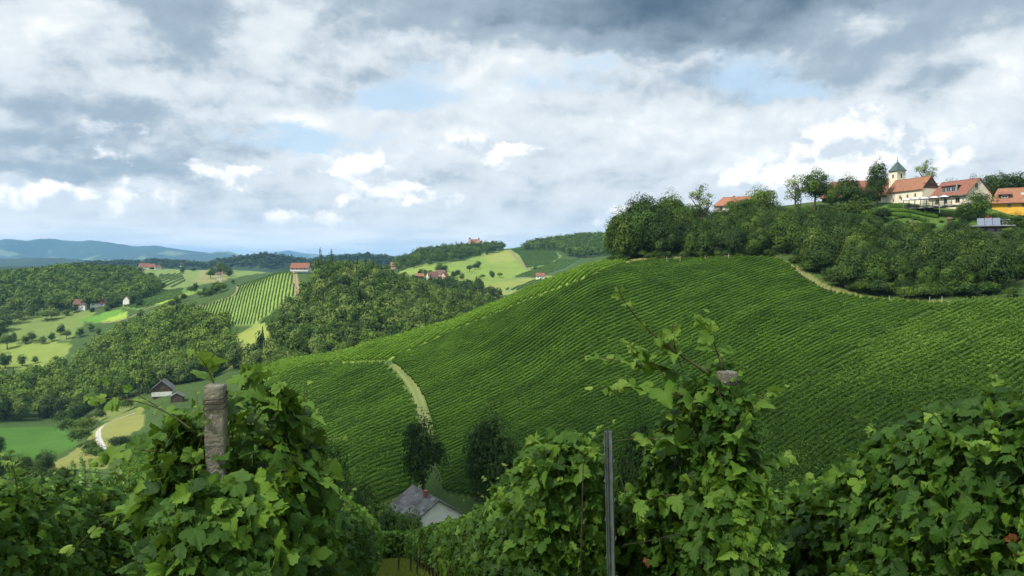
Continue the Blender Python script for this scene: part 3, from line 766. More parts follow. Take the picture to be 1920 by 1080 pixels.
# crowns by kind; detail for near, middle and far trees
CR = {}
LEAF['wood'] = leaf_mat('shaded_broad_leaves', (0.022, 0.048, 0.009), (0.050, 0.096, 0.014), (0.098, 0.156, 0.022), trans=0.16, rnd=0.5)  # darker copy of the broad leaves, cloud shade put into the colour
LEAF['yell_shaded'] = leaf_mat('shaded_yellow_green_leaves', (0.036, 0.064, 0.010), (0.076, 0.124, 0.017), (0.125, 0.186, 0.027), trans=0.2, rnd=0.45)  # yellow green leaves darkened the same way, with shade in the colour
for mat in ('mid', 'dark', 'pale', 'yell'):
    CR[mat, 'near'] = [crown_mesh('crown', {'mid': 'wood', 'yell': 'yell_shaded'}.get(mat, mat), seed=10 + i, kind='round', clumps=46, leaves=120, leaf=0.047, cr=0.36) for i in range(3)]
    CR[mat, 'midd'] = [crown_mesh('crown', mat, seed=30 + i, kind='round' if i < 3 else 'dome', clumps=42, leaves=34, leaf=0.085, cr=0.38) for i in range(4)]
CR['con', 'midd'] = [crown_mesh('crown', 'con', seed=50 + i, kind='conifer', clumps=40, leaves=26, leaf=0.075) for i in range(2)]
CR['dark', 'col'] = [crown_mesh('crown', 'dark', seed=60 + i, kind='column', clumps=46, leaves=26, leaf=0.05, cr=0.14) for i in range(2)]
CR['airy'] = [crown_mesh('crown', 'pale', seed=70 + i, kind='round', clumps=58, leaves=46, leaf=0.036, cr=0.20, holes=0.12) for i in range(2)]
CR['mid', 'bush'] = [crown_mesh('crown', 'wood', seed=80 + i, kind='dome', clumps=46, leaves=44, leaf=0.07, cr=0.40) for i in range(3)]
CR['yell', 'bush'] = [crown_mesh('crown', 'yell_shaded', seed=84 + i, kind='dome', clumps=46, leaves=44, leaf=0.07, cr=0.40) for i in range(2)]
CR['dark', 'bush'] = [crown_mesh('crown', 'dark', seed=88 + i, kind='dome', clumps=46, leaves=44, leaf=0.07, cr=0.40) for i in range(2)]
CR['red', 'bush'] = [crown_mesh('crown', 'red', seed=92, kind='dome', clumps=36, leaves=34, leaf=0.09, cr=0.40)]
TR = [trunk_mesh('trunk', 100 + i) for i in range(3)]
TRC = trunk_mesh('trunk', 120, h=0.9, r0=0.022, limbs=0)
tr_rng = np.random.default_rng(77)
def tree(name, pos, height, width, key, label, group=None, base=0.12, sink=0.3, cat='tree', trunk=True, seed=None):
    """height and width in metres; the crown starts at base x height"""
    r = tr_rng
    cl = CR[key]; cm = cl[int(r.integers(len(cl)))]
    o = empty(name, (pos[0], pos[1], pos[2] - sink), r.random() * 6.28)
    tag(o, label, cat, group)
    c = link('crown', cm, o); c.location = (0, 0, height * base); c.scale = (width, width * (0.88 + .24 * r.random()), height * (1 - base))
    if trunk:
        t = link('trunk', TRC if key[0] == 'con' else TR[int(r.integers(3))], o); t.scale = (height, height, height)
        if key[0] != 'con': sx = min(height * .9, width * 1.0); t.scale = (sx, sx, height * .95)
    return o
def scatter(poly, d0, d1, sp, seed, topvis=8.0, px_poly_is_ground=True, jit=0.9):
    """irregular spots in a block of ground from which a plant of that height shows"""
    r = np.random.default_rng(seed)
    m_ = (GY > d0) & (GY < d1) & inpoly(ppx, ppy, poly)
    X, Y = GX[m_], GY[m_]
    if not len(X): return np.zeros((0, 3))
    gx, gy = np.meshgrid(np.arange(X.min() - sp, X.max() + sp, sp), np.arange(Y.min() - sp, Y.max() + sp, sp * .9))
    gx[::2] += sp / 2
    gx, gy = gx.ravel() + (r.random(gx.size) - .5) * sp * jit, gy.ravel() + (r.random(gx.size) - .5) * sp * jit
    z = H(gx, gy); a, b_ = proj(gx, gy, z)
    ok = (gy > d0) & (gy < d1) & inpoly(a, b_, poly) & visible(gx, gy, z + topvis, 0.0) & (a > -50) & (a < 1970)
    return np.stack([gx, gy, z], 1)[ok]
def low_crowns(spots, seed, hmin, hmax, wid, clumps=22, leaves=20, leaf=0.13, kinds=('round',), conif=0.08):
    """many distant crowns in one mesh, for woods that read as a mass"""
    r = np.random.default_rng(seed)
    base = [crown_np(seed * 7 + i, kind='round' if i < 4 else 'dome', clumps=clumps, leaves=leaves, leaf=leaf, cr=0.42) for i in range(6)]
    cone = [crown_np(seed * 7 + 9 + i, kind='conifer', clumps=clumps, leaves=leaves, leaf=leaf * .8) for i in range(2)]
    V, Qf, T, n = [], [], [], 0
    for p in spots:
        con = r.random() < conif
        v, q, t = (cone if con else base)[int(r.integers(2 if con else 6))]
        h = hmin + (hmax - hmin) * r.random() * (1.15 if con else 1); w = wid * (0.75 + .5 * r.random()) * (.55 if con else 1); a = r.random() * 6.28
        R2 = np.array([[math.cos(a), -math.sin(a)], [math.sin(a), math.cos(a)]])
        vv = np.empty_like(v); vv[:, :2] = v[:, :2] @ R2.T * w; vv[:, 2] = v[:, 2] * h * .92 + h * .03
        V.append(vv + p); Qf.append(q + n); n += len(v)
        T.append(np.clip(t + r.normal(0, .24) - (.25 if con else 0), 0, 1))
    return np.concatenate(V), np.concatenate(Qf), np.concatenate(T)
def forest(name, label, spots, mat, seed, **kw):
    if not len(spots): return
    v, q, t = low_crowns(spots, seed, **kw)
    tag(link(name, mesh_np(name, v, q, LEAF[mat], False, {'tint': ('FACE', t)})), label, 'forest', kind='stuff')

def pick(r, opts):
    ks, ps = zip(*opts); return ks[int(np.searchsorted(np.cumsum(ps) / sum(ps), r.random()))]
SKYL = [(1100, 480), (1128, 468), (1140, 425), (1160, 395), (1205, 372), (1240, 375), (1258, 368), (1285, 384), (1312, 384), (1332, 388), (1402, 386), (1415, 376), (1460, 378), (1500, 386), (1560, 384), (1610, 384), (1640, 402), (1700, 412), (1780, 416), (1800, 405), (1826, 412), (1840, 436), (1890, 442), (1900, 425), (1990, 410)]
def room(p):
    """how tall a plant may grow on the brow before it would hide the village"""
    a, _ = proj(*p); return (HZ - np.interp(a, *zip(*SKYL))) / F * p[1] - p[2]
def grove(name, spots, hgt, wid, keys, label, group, seed, base=0.0, cap=False, **kw):
    r = np.random.default_rng(seed)
    for p in spots:
        key = pick(r, keys); s = 0.75 + 0.5 * r.random()
        w = wid * s * (0.85 + .3 * r.random()); h = hgt * s
        nm, lb, gp_ = name, label, group
        if cap:
            rm = room(p)
            if rm < 3.2: continue
            h = min(h, rm * (.86 + .14 * r.random())); w = min(w, h * .95)
        if key[0] == 'con': h, w, nm, lb, gp_ = h * 1.25, w * .62, 'spruce_tree', 'dark pointed spruce standing ' + label.split(' standing ')[-1], group.replace('trees', 'spruces')
        tree(nm, p, h, w, key, lb, gp_, base=base, **kw)

# ---- the wooded brow below the village (right)
BROW = [(1128, 492), (1180, 488), (1300, 484), (1460, 480), (1480, 486), (1520, 510), (1560, 535), (1620, 551), (1700, 558), (1990, 552), (1990, 470), (1700, 435), (1640, 425), (1560, 415), (1440, 418), (1300, 425), (1150, 470)]
spots = scatter(BROW, 212, 345, 6.1, 5, topvis=10)
r_ = np.random.default_rng(3)
sp_l = [p for p in spots if proj(*p)[0] < 1290]; sp_m = [p for p in spots if 1290 <= proj(*p)[0] < 1560]; sp_r = [p for p in spots if proj(*p)[0] >= 1560]
grove('broadleaf_tree', sp_l, 15.0, 10.5, [(('mid', 'near'), 3), (('dark', 'near'), 6), (('yell', 'near'), .4)], 'tall leafy tree standing in the wood at the upper end of the slope', 'trees in the wood at the upper end of the slope', 6, cap=True)
grove('broadleaf_tree', sp_m, 10.5, 7.8, [(('mid', 'near'), 3), (('dark', 'near'), 6), (('yell', 'near'), .6), (('pale', 'near'), .3)], 'rounded leafy tree standing on the brow above the dark vine rows', 'trees on the brow above the vine rows', 7, cap=True)
grove('broadleaf_tree', sp_r, 11.0, 8.0, [(('mid', 'near'), 3), (('dark', 'near'), 7), (('yell', 'near'), .6), (('pale', 'near'), .3)], 'dark leafy tree standing on the wooded bank under the village houses', 'trees on the bank under the village', 8, cap=True)
# low scrub along the upper edge of the vines
edge = [(1140, 494), (1180, 490), (1300, 486), (1460, 483), (1485, 492), (1520, 514), (1560, 537), (1620, 555), (1700, 561), (1800, 560), (1990, 558), (1990, 548), (1700, 550), (1560, 520), (1470, 474), (1300, 478), (1140, 486)]
sp_e = scatter(edge, 205, 330, 4.2, 15, topvis=2)
for p in sp_e[:110]:
    s = (0.7 + 0.7 * r_.random()) * (1.5 if proj(*p)[0] > 1500 else 1.0)
    tree('bush', p, 2.6 * s, 3.4 * s, [('mid', 'bush'), ('yell', 'bush'), ('dark', 'bush')][int(r_.integers(3))], 'low bush at the upper edge of the vine rows', 'bushes along the upper edge of the vines', base=0.0, cat='bush', trunk=False)

def solo(name, px, d, top, wpx, key, label, base=0.1, cat='tree', trunk=True, group=None):
    p = at(px, d); h = (HZ - top) / F * d - p[2] + 0.3; w = wpx / F * d
    return tree(name, p, h, w, key, label, group, base=base, cat=cat, trunk=trunk)
# skyline trees of the brow
solo('broadleaf_tree', 1163, 287, 395, 62, ('mid', 'near'), 'leafy tree at the far left end of the wood, leaning out over the crest', 0.05)
solo('broadleaf_tree', 1205, 292, 364, 70, ('dark', 'near'), 'tall dark tree with a domed top, second along the skyline of the wood', 0.1)
solo('broadleaf_tree', 1258, 300, 360, 66, ('mid', 'near'), 'round topped tree just left of the tall feathery tree', 0.1)
solo('locust_tree', 1312, 296, 342, 66, 'airy', 'tall feathery pale tree rising above the wood beside the half hidden red roof', 0.3)
solo('broadleaf_tree', 1424, 305, 352, 78, ('yell', 'near'), 'bright leafy tree just right of the half hidden red roof', 0.1)
solo('broadleaf_tree', 1390, 300, 372, 60, ('mid', 'near'), 'rounded tree in front of the half hidden red roof', 0.1)
solo('walnut_tree', 1526, 300, 317, 58, ('mid', 'near'), 'spreading round tree with a bare trunk against the sky left of the barn', 0.24)
solo('sparse_tree', 1490, 302, 324, 50, 'airy', 'thin see-through tree beside the spreading round tree', 0.2)
solo('cypress_tree', 1496, 290, 352, 12, ('dark', 'col'), 'small dark column shaped cypress below the thin see-through tree', 0.0)
solo('broadleaf_tree', 1588, 290, 328, 52, ('dark', 'near'), 'dark tree standing in front of the long red barn roof', 0.18)
solo('broadleaf_tree', 1559, 298, 340, 34, ('mid', 'near'), 'leafy tree hiding the left end of the long barn', 0.05)
solo('broadleaf_tree', 1622, 294, 350, 40, ('dark', 'near'), 'dark rounded tree in front of the right half of the long barn', 0.03)
solo('ash_tree', 1643, 296, 300, 42, ('dark', 'near'), 'tall dark tree standing against the left side of the chapel tower', 0.1)
solo('birch_tree', 1732, 305, 297, 46, 'airy', 'thin birch rising behind the chapel roof', 0.25)
solo('bush', 1648, 276, 388, 40, ('dark', 'bush'), 'dark rounded bush at the left corner of the chapel wall', 0.0, 'bush', False)
solo('broadleaf_tree', 1832, 256, 356, 46, ('mid', 'near'), 'leafy green tree covering the corner of the cream gable house', 0.05)
solo('broadleaf_tree', 1806, 258, 378, 36, ('mid', 'near'), 'low bushy tree in front of the cream gable house', 0.03)
solo('broadleaf_tree', 1905, 248, 400, 60, ('mid', 'near'), 'leafy tree below the yellow house beside the solar roof', 0.05)
solo('broadleaf_tree', 1836, 243, 428, 44, ('dark', 'near'), 'dark leafy tree at the left corner of the solar roofed house', 0.0)
solo('broadleaf_tree', 1896, 243, 424, 40, ('mid', 'near'), 'leafy tree at the right corner of the solar roofed house', 0.0)
solo('bush', 1862, 240, 440, 36, ('dark', 'bush'), 'dark bush below the windows of the solar roofed house', 0.0, 'bush', False)
solo('bush', 1868, 254, 398, 32, ('mid', 'bush'), 'round bush under the yellow wall', 0.0, 'bush', False)
solo('red_maple_bush', 1852, 250, 404, 18, ('red', 'bush'), 'small red leaved bush under the yellow house', 0.0, 'bush', False)
solo('broadleaf_tree', 1600, 272, 370, 78, ('yell', 'near'), 'large yellow green tree on the bank in front of the barn', 0.05)
for i, (px, d, top, w) in enumerate([(1782, 320, 338, 60), (1824, 325, 330, 40), (1872, 318, 324, 64), (1915, 322, 322, 60), (1950, 318, 330, 60), (1850, 335, 334, 50)]):
    solo('broadleaf_tree', px, d, top, w, ('dark', 'near'), 'dark tree in the wood behind the gable house and the yellow house', 0.05, group='trees behind the village houses')

BANK = [(1560, 400), (1650, 392), (1760, 398), (1835, 402), (1830, 432), (1700, 432), (1600, 420)]
for p in scatter(BANK, 248, 300, 3.9, 61, topvis=1.5):
    if r_.random() < .80:
        s = min(.8 + .8 * r_.random(), max(.5, room(p) / 2.4))
        tree('bush', p, 2.2 * s, 3.0 * s, [('mid', 'bush'), ('yell', 'bush'), ('dark', 'bush')][int(r_.integers(3))], 'garden shrub on the grassy bank below the chapel and inn', 'garden shrubs below the chapel', base=0.0, cat='bush', trunk=False)
# ---- around the house at the foot of the slope
solo('broadleaf_tree', 792, 154, 778, 84, ('dark', 'near'), 'slender dark tree directly behind the grey roofed house', 0.16)
solo('broadleaf_tree', 926, 146, 768, 112, ('dark', 'near'), 'broad dark tree right of the grey roofed house, tallest of the hollow', 0.06)
solo('broadleaf_tree', 893, 150, 822, 46, ('mid', 'near'), 'small dark tree leaning against the broad tree right of the house', 0.08)
solo('broadleaf_tree', 1196, 118, 782, 92, ('dark', 'near'), 'dark tree behind the metal vine post', 0.06)
solo('broadleaf_tree', 612, 128, 828, 96, ('dark', 'near'), 'dark tree in the hollow just right of the big leafy vine', 0.05)
solo('broadleaf_tree', 660, 122, 900, 80, ('dark', 'near'), 'low dark tree between the big leafy vine and the house', 0.03)
for px, d, top, w in [(705, 112, 962, 84), (735, 108, 985, 70), (765, 104, 990, 60), (690, 100, 1000, 70), (672, 118, 940, 60)]:
    solo('bush', px, d, top - 30, w, [('dark', 'bush'), ('mid', 'bush')][px % 2], 'dark bush crowding round the grey roofed house', 0.0, 'bush', False, 'bushes round the grey roofed house')

# ---- valley on the left
VAL1 = [(-60, 792), (150, 790), (250, 745), (300, 735), (440, 700), (436, 660), (425, 620), (400, 600), (330, 592), (240, 622), (140, 690), (60, 716), (-60, 716)]
sp = scatter(VAL1, 430, 690, 9.4, 21, topvis=9)
sp = sp[np.argsort(sp[:, 1])]
grove('broadleaf_tree', sp[:50], 13.5, 11.0, [(('mid', 'midd'), 5), (('dark', 'midd'), 3), (('pale', 'midd'), 2), (('yell', 'midd'), 1.2), (('con', 'midd'), 1.3)], 'mixed green forest tree standing in the valley wood above the gravel road', 'trees of the valley wood', 22)
forest('forest', 'the far upper part of the valley wood', sp[50:], 'mid', 23, hmin=11, hmax=17, wid=11)
for px, py, h, w, k in [(150, 835, 9, 8, 'mid'), (132, 815, 10, 9, 'mid'), (160, 812, 9, 9, 'yell'), (148, 790, 12, 9, 'dark'), (170, 850, 6, 6, 'mid'), (188, 790, 7, 6, 'dark'), (178, 862, 6, 7, 'mid'), (222, 842, 6, 7, 'dark'), (120, 800, 10, 9, 'mid'), (240, 770, 7, 7, 'mid')]:
    tree('bush', hit(px, py, 200), h, w * 1.2, (k, 'bush'), 'bushy clump beside the pale gravel road', 'bushes beside the gravel road', base=0, cat='bush', trunk=False)
for px, py, h, w, k in [(40, 905, 10, 9, 'mid'), (85, 890, 9, 8, 'dark'), (10, 900, 10, 9, 'mid'), (-10, 860, 12, 9, 'dark'), (60, 925, 8, 8, 'mid'), (110, 915, 6, 6, 'mid')]:
    tree('broadleaf_tree', hit(px, py, 150), h, w, (k, 'near'), 'leafy tree at the near edge of the green valley meadow', 'trees at the near edge of the meadow', base=0.05)
for px, py, h in [(42, 686, 9), (66, 681, 6), (105, 678, 5), (97, 640, 8), (60, 640, 9), (125, 636, 9), (25, 640, 8), (80, 645, 7), (48, 645, 8), (10, 690, 12), (-5, 640, 14), (8, 620, 15), (14, 655, 14), (115, 628, 10), (170, 622, 8), (185, 628, 7), (150, 632, 9)]:
    tree('meadow_tree', hit(px, py, 540), h, h * .85, (['mid', 'dark', 'pale'][px % 3], 'midd'), 'tree of the hedge line crossing the pale valley meadow', 'hedge trees across the valley meadow', base=0.08)
# ---- the wooded hill in the middle
HILLW = [(455, 712), (462, 690), (505, 640), (552, 575), (558, 540), (562, 512), (600, 497), (650, 500), (760, 530), (800, 548), (850, 565), (930, 575), (900, 600), (850, 640), (700, 690), (600, 720), (480, 740)]
sp = scatter(HILLW, 335, 640, 7.4, 31, topvis=9)
sp = sp[~((np.abs(proj(sp[:, 0], sp[:, 1], sp[:, 2])[0] - 563) < 24) & (sp[:, 1] > 540))]
sp = sp[np.argsort(sp[:, 1])]
NI = 30
grove('broadleaf_tree', sp[:NI], 11.5, 8.8, [(('mid', 'midd'), 5), (('dark', 'midd'), 1.5), (('pale', 'midd'), 3), (('yell', 'midd'), .8)], 'grey green tree standing along the lower edge of the wooded hill', 'trees on the lower edge of the wooded hill', 32)
rest = sp[NI:]; rr_ = np.random.default_rng(9).random(len(rest))
forest('forest', 'dense leafy forest covering the round hill in the middle', rest[rr_ < .40], 'mid', 33, hmin=10, hmax=15, wid=9, clumps=22, leaves=18, leaf=.13, conif=.04)
forest('forest', 'paler trees mixed through the forest on the round hill', rest[(rr_ >= .40) & (rr_ < .86)], 'pale', 34, hmin=10, hmax=14, wid=9, clumps=22, leaves=18, leaf=.13, conif=.0)
forest('forest', 'darker trees mixed through the forest on the round hill', rest[rr_ >= .86], 'dark', 35, hmin=11, hmax=16, wid=9, clumps=22, leaves=18, leaf=.13, conif=.2)
for px, top in [(601, 468), (622, 470)]:
    solo('poplar_tree', px, 600, top, 11, ('dark', 'col'), 'slim dark poplar, one of a pair against the sky on the round hill', 0.02, group='pair of poplars on the round hill')
for px, top, w in [(655, 486, 12), (670, 483, 14), (686, 484, 12), (592, 488, 12), (640, 488, 14), (700, 488, 14), (715, 492, 14)]:
    solo('spruce_tree', px, 600, top, w, ('con', 'midd'), 'dark spruce on the skyline of the round hill', 0.0, group='skyline spruces of the round hill')
# ---- left hill, farther hills
LH = [(-60, 590), (140, 585), (250, 574), (300, 552), (290, 535), (240, 515), (130, 512), (40, 522), (-60, 528)]
sp = scatter(LH, 790, 1060, 10.5, 41, topvis=9)
forest('forest', 'dense green forest covering the hill at the far left', sp, 'mid', 42, hmin=11, hmax=17, wid=13, clumps=24, leaves=20, conif=.05)
sp = scatter([(-60, 640), (30, 612), (130, 595), (60, 575), (-60, 580)], 690, 860, 11, 43, topvis=9)
forest('forest', 'scattered trees at the foot of the far left hill', sp[::2], 'pale', 44, hmin=8, hmax=14, wid=12)
CH = [(735, 500), (770, 488), (800, 470), (850, 466), (940, 466), (950, 470), (900, 480), (860, 490), (800, 500), (760, 515)]
sp = scatter(CH, 1080, 1620, 12, 45, topvis=11)
forest('forest', 'dark forest on the ridge behind the sloping meadow', sp, 'mid', 46, hmin=11, hmax=18, wid=13, clumps=14, leaves=14, conif=.14)
RH = [(975, 470), (1000, 463), (1040, 450), (1090, 446), (1150, 450), (1150, 492), (1105, 488), (1060, 480), (1040, 470)]
sp = scatter(RH, 1180, 1700, 11, 47, topvis=11)
forest('forest', 'rounded forest crown on the ridge right of the sloping meadow', sp, 'mid', 48, hmin=12, hmax=18, wid=13, clumps=16, leaves=14, conif=.04)
sp = scatter([(640, 545), (800, 560), (900, 575), (940, 565), (880, 545), (800, 540), (740, 520)], 640, 800, 9, 49, topvis=9)
forest('forest', 'strip of dark trees in the dip behind the round hill', sp, 'dark', 50, hmin=10, hmax=16, wid=9.5, conif=.15)
sp = scatter([(160, 505), (1000, 505), (1000, 470), (150, 480)], 1700, 2900, 24, 51, topvis=12)
forest('forest', 'far dark woods on the low ridges below the blue mountains', sp[::2] if len(sp) > 2500 else sp, 'dark', 52, hmin=12, hmax=22, wid=26, clumps=10, leaves=9, leaf=.22, conif=.15)
def dots(lst, dmin, label, group, keys=('mid', 'dark'), kind='midd'):
    for i, (px, py, h) in enumerate(lst):
        k = .75 + .5 * tr_rng.random()
        tree('meadow_tree', hit(px, py, dmin), h * k, h * (1.25 - .3 * k), (keys[i % len(keys)], kind), label, group, base=0.0)
dots([(823, 512, 11), (891, 506, 9), (896, 503, 10), (880, 510, 9), (905, 522, 7), (924, 521, 6), (937, 520, 8), (858, 522, 9), (866, 524, 7), (850, 520, 8), (795, 521, 9), (806, 517, 9), (846, 528, 8), (897, 541, 10), (832, 510, 12), (788, 516, 8), (1003, 506, 6), (921, 517, 6), (898, 478, 9), (913, 478, 6)], 700, 'lone tree dotted over the sloping meadow and round its farm', 'lone trees on the sloping meadow')
dots([(358, 550, 9), (365, 548, 9), (395, 554, 8), (405, 551, 10), (415, 549, 10), (385, 556, 8), (375, 558, 7), (345, 566, 7), (332, 572, 8), (322, 575, 8), (437, 532, 6)], 560, 'bushy tree along the lane above the striped vineyard', 'trees along the lane above the striped vineyard')
dots([(342, 513, 11), (362, 510, 9), (400, 515, 14), (410, 518, 13), (420, 514, 14), (395, 522, 12), (412, 508, 14), (430, 518, 12), (300, 505, 12), (320, 503, 14), (285, 508, 9), (262, 512, 12), (385, 500, 16), (395, 498, 16)], 900, 'small far tree among the pale fields below the mountains', 'small far trees among the pale fields')
dots([(165, 578, 9), (208, 578, 9), (220, 575, 10), (140, 586, 9), (232, 572, 11), (250, 572, 10), (258, 568, 11), (262, 574, 9), (125, 592, 8), (172, 585, 6), (200, 583, 6)], 680, 'garden tree beside the red roofed houses of the left valley', 'garden trees by the houses of the left valley')

print('TREES', len([o for o in COL.objects if o.name.startswith('broadleaf_tree')]), len(sp_l), len(sp_m), len(sp_r))
# ------------------------------------------------------------------ buildings
def tile_mat(name, c1, c2, c3):
    m, nt, b = new_mat(name)
    co = objco(); n = noise(co, .9, 5, .65, dim='3D'); n2 = noise(co, 9.0, 3, .7, dim='3D')
    c = mixc(ramp(n, .35, .65), c1, c2); c = mixc(ramp(n2, .55, .75, 0, .7), c, c3)
    nt.links.new(c.s, b.inputs['Base Color']); b.inputs['Roughness'].default_value = .9
    x, y, z = sep(co)
    rib = S._m('FRACT', z * 4.2); bump(b, rib + n2 * .8, .7, .06)
    return m
M_TILE = tile_mat('orange_clay_tiles', (0.28, 0.135, 0.080), (0.22, 0.100, 0.062), (0.165, 0.085, 0.056))
M_TILE2 = tile_mat('red_clay_tiles', (0.23, 0.100, 0.068), (0.18, 0.078, 0.054), (0.135, 0.068, 0.05))
M_TILE3 = tile_mat('brown_clay_tiles', (0.16, 0.085, 0.065), (0.12, 0.065, 0.055), (0.09, 0.06, 0.05))
M_SLATE = tile_mat('grey_cement_slabs', (0.150, 0.146, 0.143), (0.105, 0.102, 0.10), (0.21, 0.205, 0.20))
M_COPPER = tile_mat('green_copper', (0.075, 0.118, 0.112), (0.055, 0.088, 0.088), (0.11, 0.16, 0.14))
M_CREAM = flat_mat('cream_render', (0.74, 0.68, 0.53), (0.66, 0.60, 0.46), .5, .9, .2, 8)
M_WHITE = flat_mat('white_render', (0.76, 0.74, 0.69), (0.66, 0.64, 0.58), .5, .9, .2, 8)
M_YELLOW = flat_mat('yellow_render', (0.68, 0.40, 0.06), (0.60, 0.34, 0.05), .5, .9, .2, 8)
M_PINK = flat_mat('pinkish_render', (0.60, 0.38, 0.28), (0.54, 0.34, 0.25), .5, .9)
M_WOOD = flat_mat('dark_timber', (0.11, 0.075, 0.05), (0.06, 0.042, 0.032), 3, .85, .4, 20)
M_GREYW = flat_mat('grey_timber', (0.22, 0.215, 0.21), (0.15, 0.145, 0.14), 3, .8)
M_FRAME = flat_mat('window_frame', (0.30, 0.22, 0.15), (0.24, 0.17, 0.12), 4, .6)
M_WFRAME = flat_mat('white_frame', (0.75, 0.75, 0.73), (0.68, 0.68, 0.66), 4, .5)
M_GLASS = flat_mat('window_glass', (0.035, 0.045, 0.055), (0.02, 0.028, 0.035), 2, .08, spec=.6)
M_BRICK = flat_mat('chimney_brick', (0.25, 0.10, 0.06), (0.18, 0.075, 0.05), 10, .9)
M_CLOTH = flat_mat('white_canvas', (0.72, 0.74, 0.78), (0.64, 0.66, 0.70), 2, .8)
M_SOLAR = flat_mat('solar_glass', (0.14, 0.17, 0.23), (0.09, 0.11, 0.16), 3, .12, spec=.7)
M_METAL = flat_mat('pale_sheet_metal', (0.30, 0.34, 0.35), (0.23, 0.26, 0.27), 2, .4, spec=.5)
M_ASPH = flat_mat('asphalt_yard', (0.24, 0.24, 0.24), (0.17, 0.17, 0.17), .6, .95)

def boxm(bm, x0, x1, y0, y1, z0, z1):
    vs = [bm.verts.new((x, y, z)) for x in (x0, x1) for y in (y0, y1) for z in (z0, z1)]
    for f in ((0, 1, 3, 2), (4, 6, 7, 5), (0, 4, 5, 1), (2, 3, 7, 6), (0, 2, 6, 4), (1, 5, 7, 3)): bm.faces.new([vs[i] for i in f])
def box_obj(name, dims, mat, parent=None):
    bm = bmesh.new(); boxm(bm, *dims); bmesh.ops.recalc_face_normals(bm, faces=bm.faces); return bm_obj(name, bm, mat, parent)
def prism_obj(name, prof, axis0, axis1, mat, parent, along='x'):
    """a closed profile in (y,z) pushed along x (or in (x,z) along y)"""
    bm = bmesh.new(); P3 = (lambda a, p: (a, p[0], p[1])) if along == 'x' else (lambda a, p: (p[0], a, p[1]))
    A = [bm.verts.new(P3(axis0, p)) for p in prof]; B = [bm.verts.new(P3(axis1, p)) for p in prof]; k = len(prof)
    for i in range(k): bm.faces.new((A[i], A[(i + 1) % k], B[(i + 1) % k], B[i]))
    bm.faces.new(A[::-1]); bm.faces.new(B); bmesh.ops.recalc_face_normals(bm, faces=bm.faces)
    return bm_obj(name, bm, mat, parent)
def window(parent, face, u, z, w, h, ext, mat=None, name='window', sill=True):
    """face: 'f' front(-y) 'b' back 'l' left(-x) 'r' right(+x); ext: wall plane position"""
    bm = bmesh.new(); t = .08 * max(1, w * .6)
    def put(u0, u1, z0, z1, a, b):
        if face == 'f': boxm(bm, u0, u1, ext - b, ext - a, z0, z1)
        elif face == 'b': boxm(bm, u0, u1, ext + a, ext + b, z0, z1)
        elif face == 'r': boxm(bm, ext + a, ext + b, u0, u1, z0, z1)
        else: boxm(bm, ext - b, ext - a, u0, u1, z0, z1)
    put(u - w / 2, u - w / 2 + t, z, z + h, .003, .07); put(u + w / 2 - t, u + w / 2, z, z + h, .003, .07)
    put(u - w / 2 + t, u + w / 2 - t, z + h - t, z + h, .003, .07); put(u - w / 2 + t, u + w / 2 - t, z, z + t, .003, .07)
    put(u - t / 3, u + t / 3, z + t, z + h - t, .003, .06)
    if sill: put(u - w / 2 - .08, u + w / 2 + .08, z - .07, z - .002, .003, .14)
    bmesh.ops.recalc_face_normals(bm, faces=bm.faces)
    f = bm_obj(name, bm, mat or M_FRAME, parent)
    bm = bmesh.new(); put(u - w / 2 + t, u + w / 2 - t, z + t, z + h - t, .004, .03); bmesh.ops.recalc_face_normals(bm, faces=bm.faces)
    bm_obj('pane', bm, M_GLASS, f)
    return f
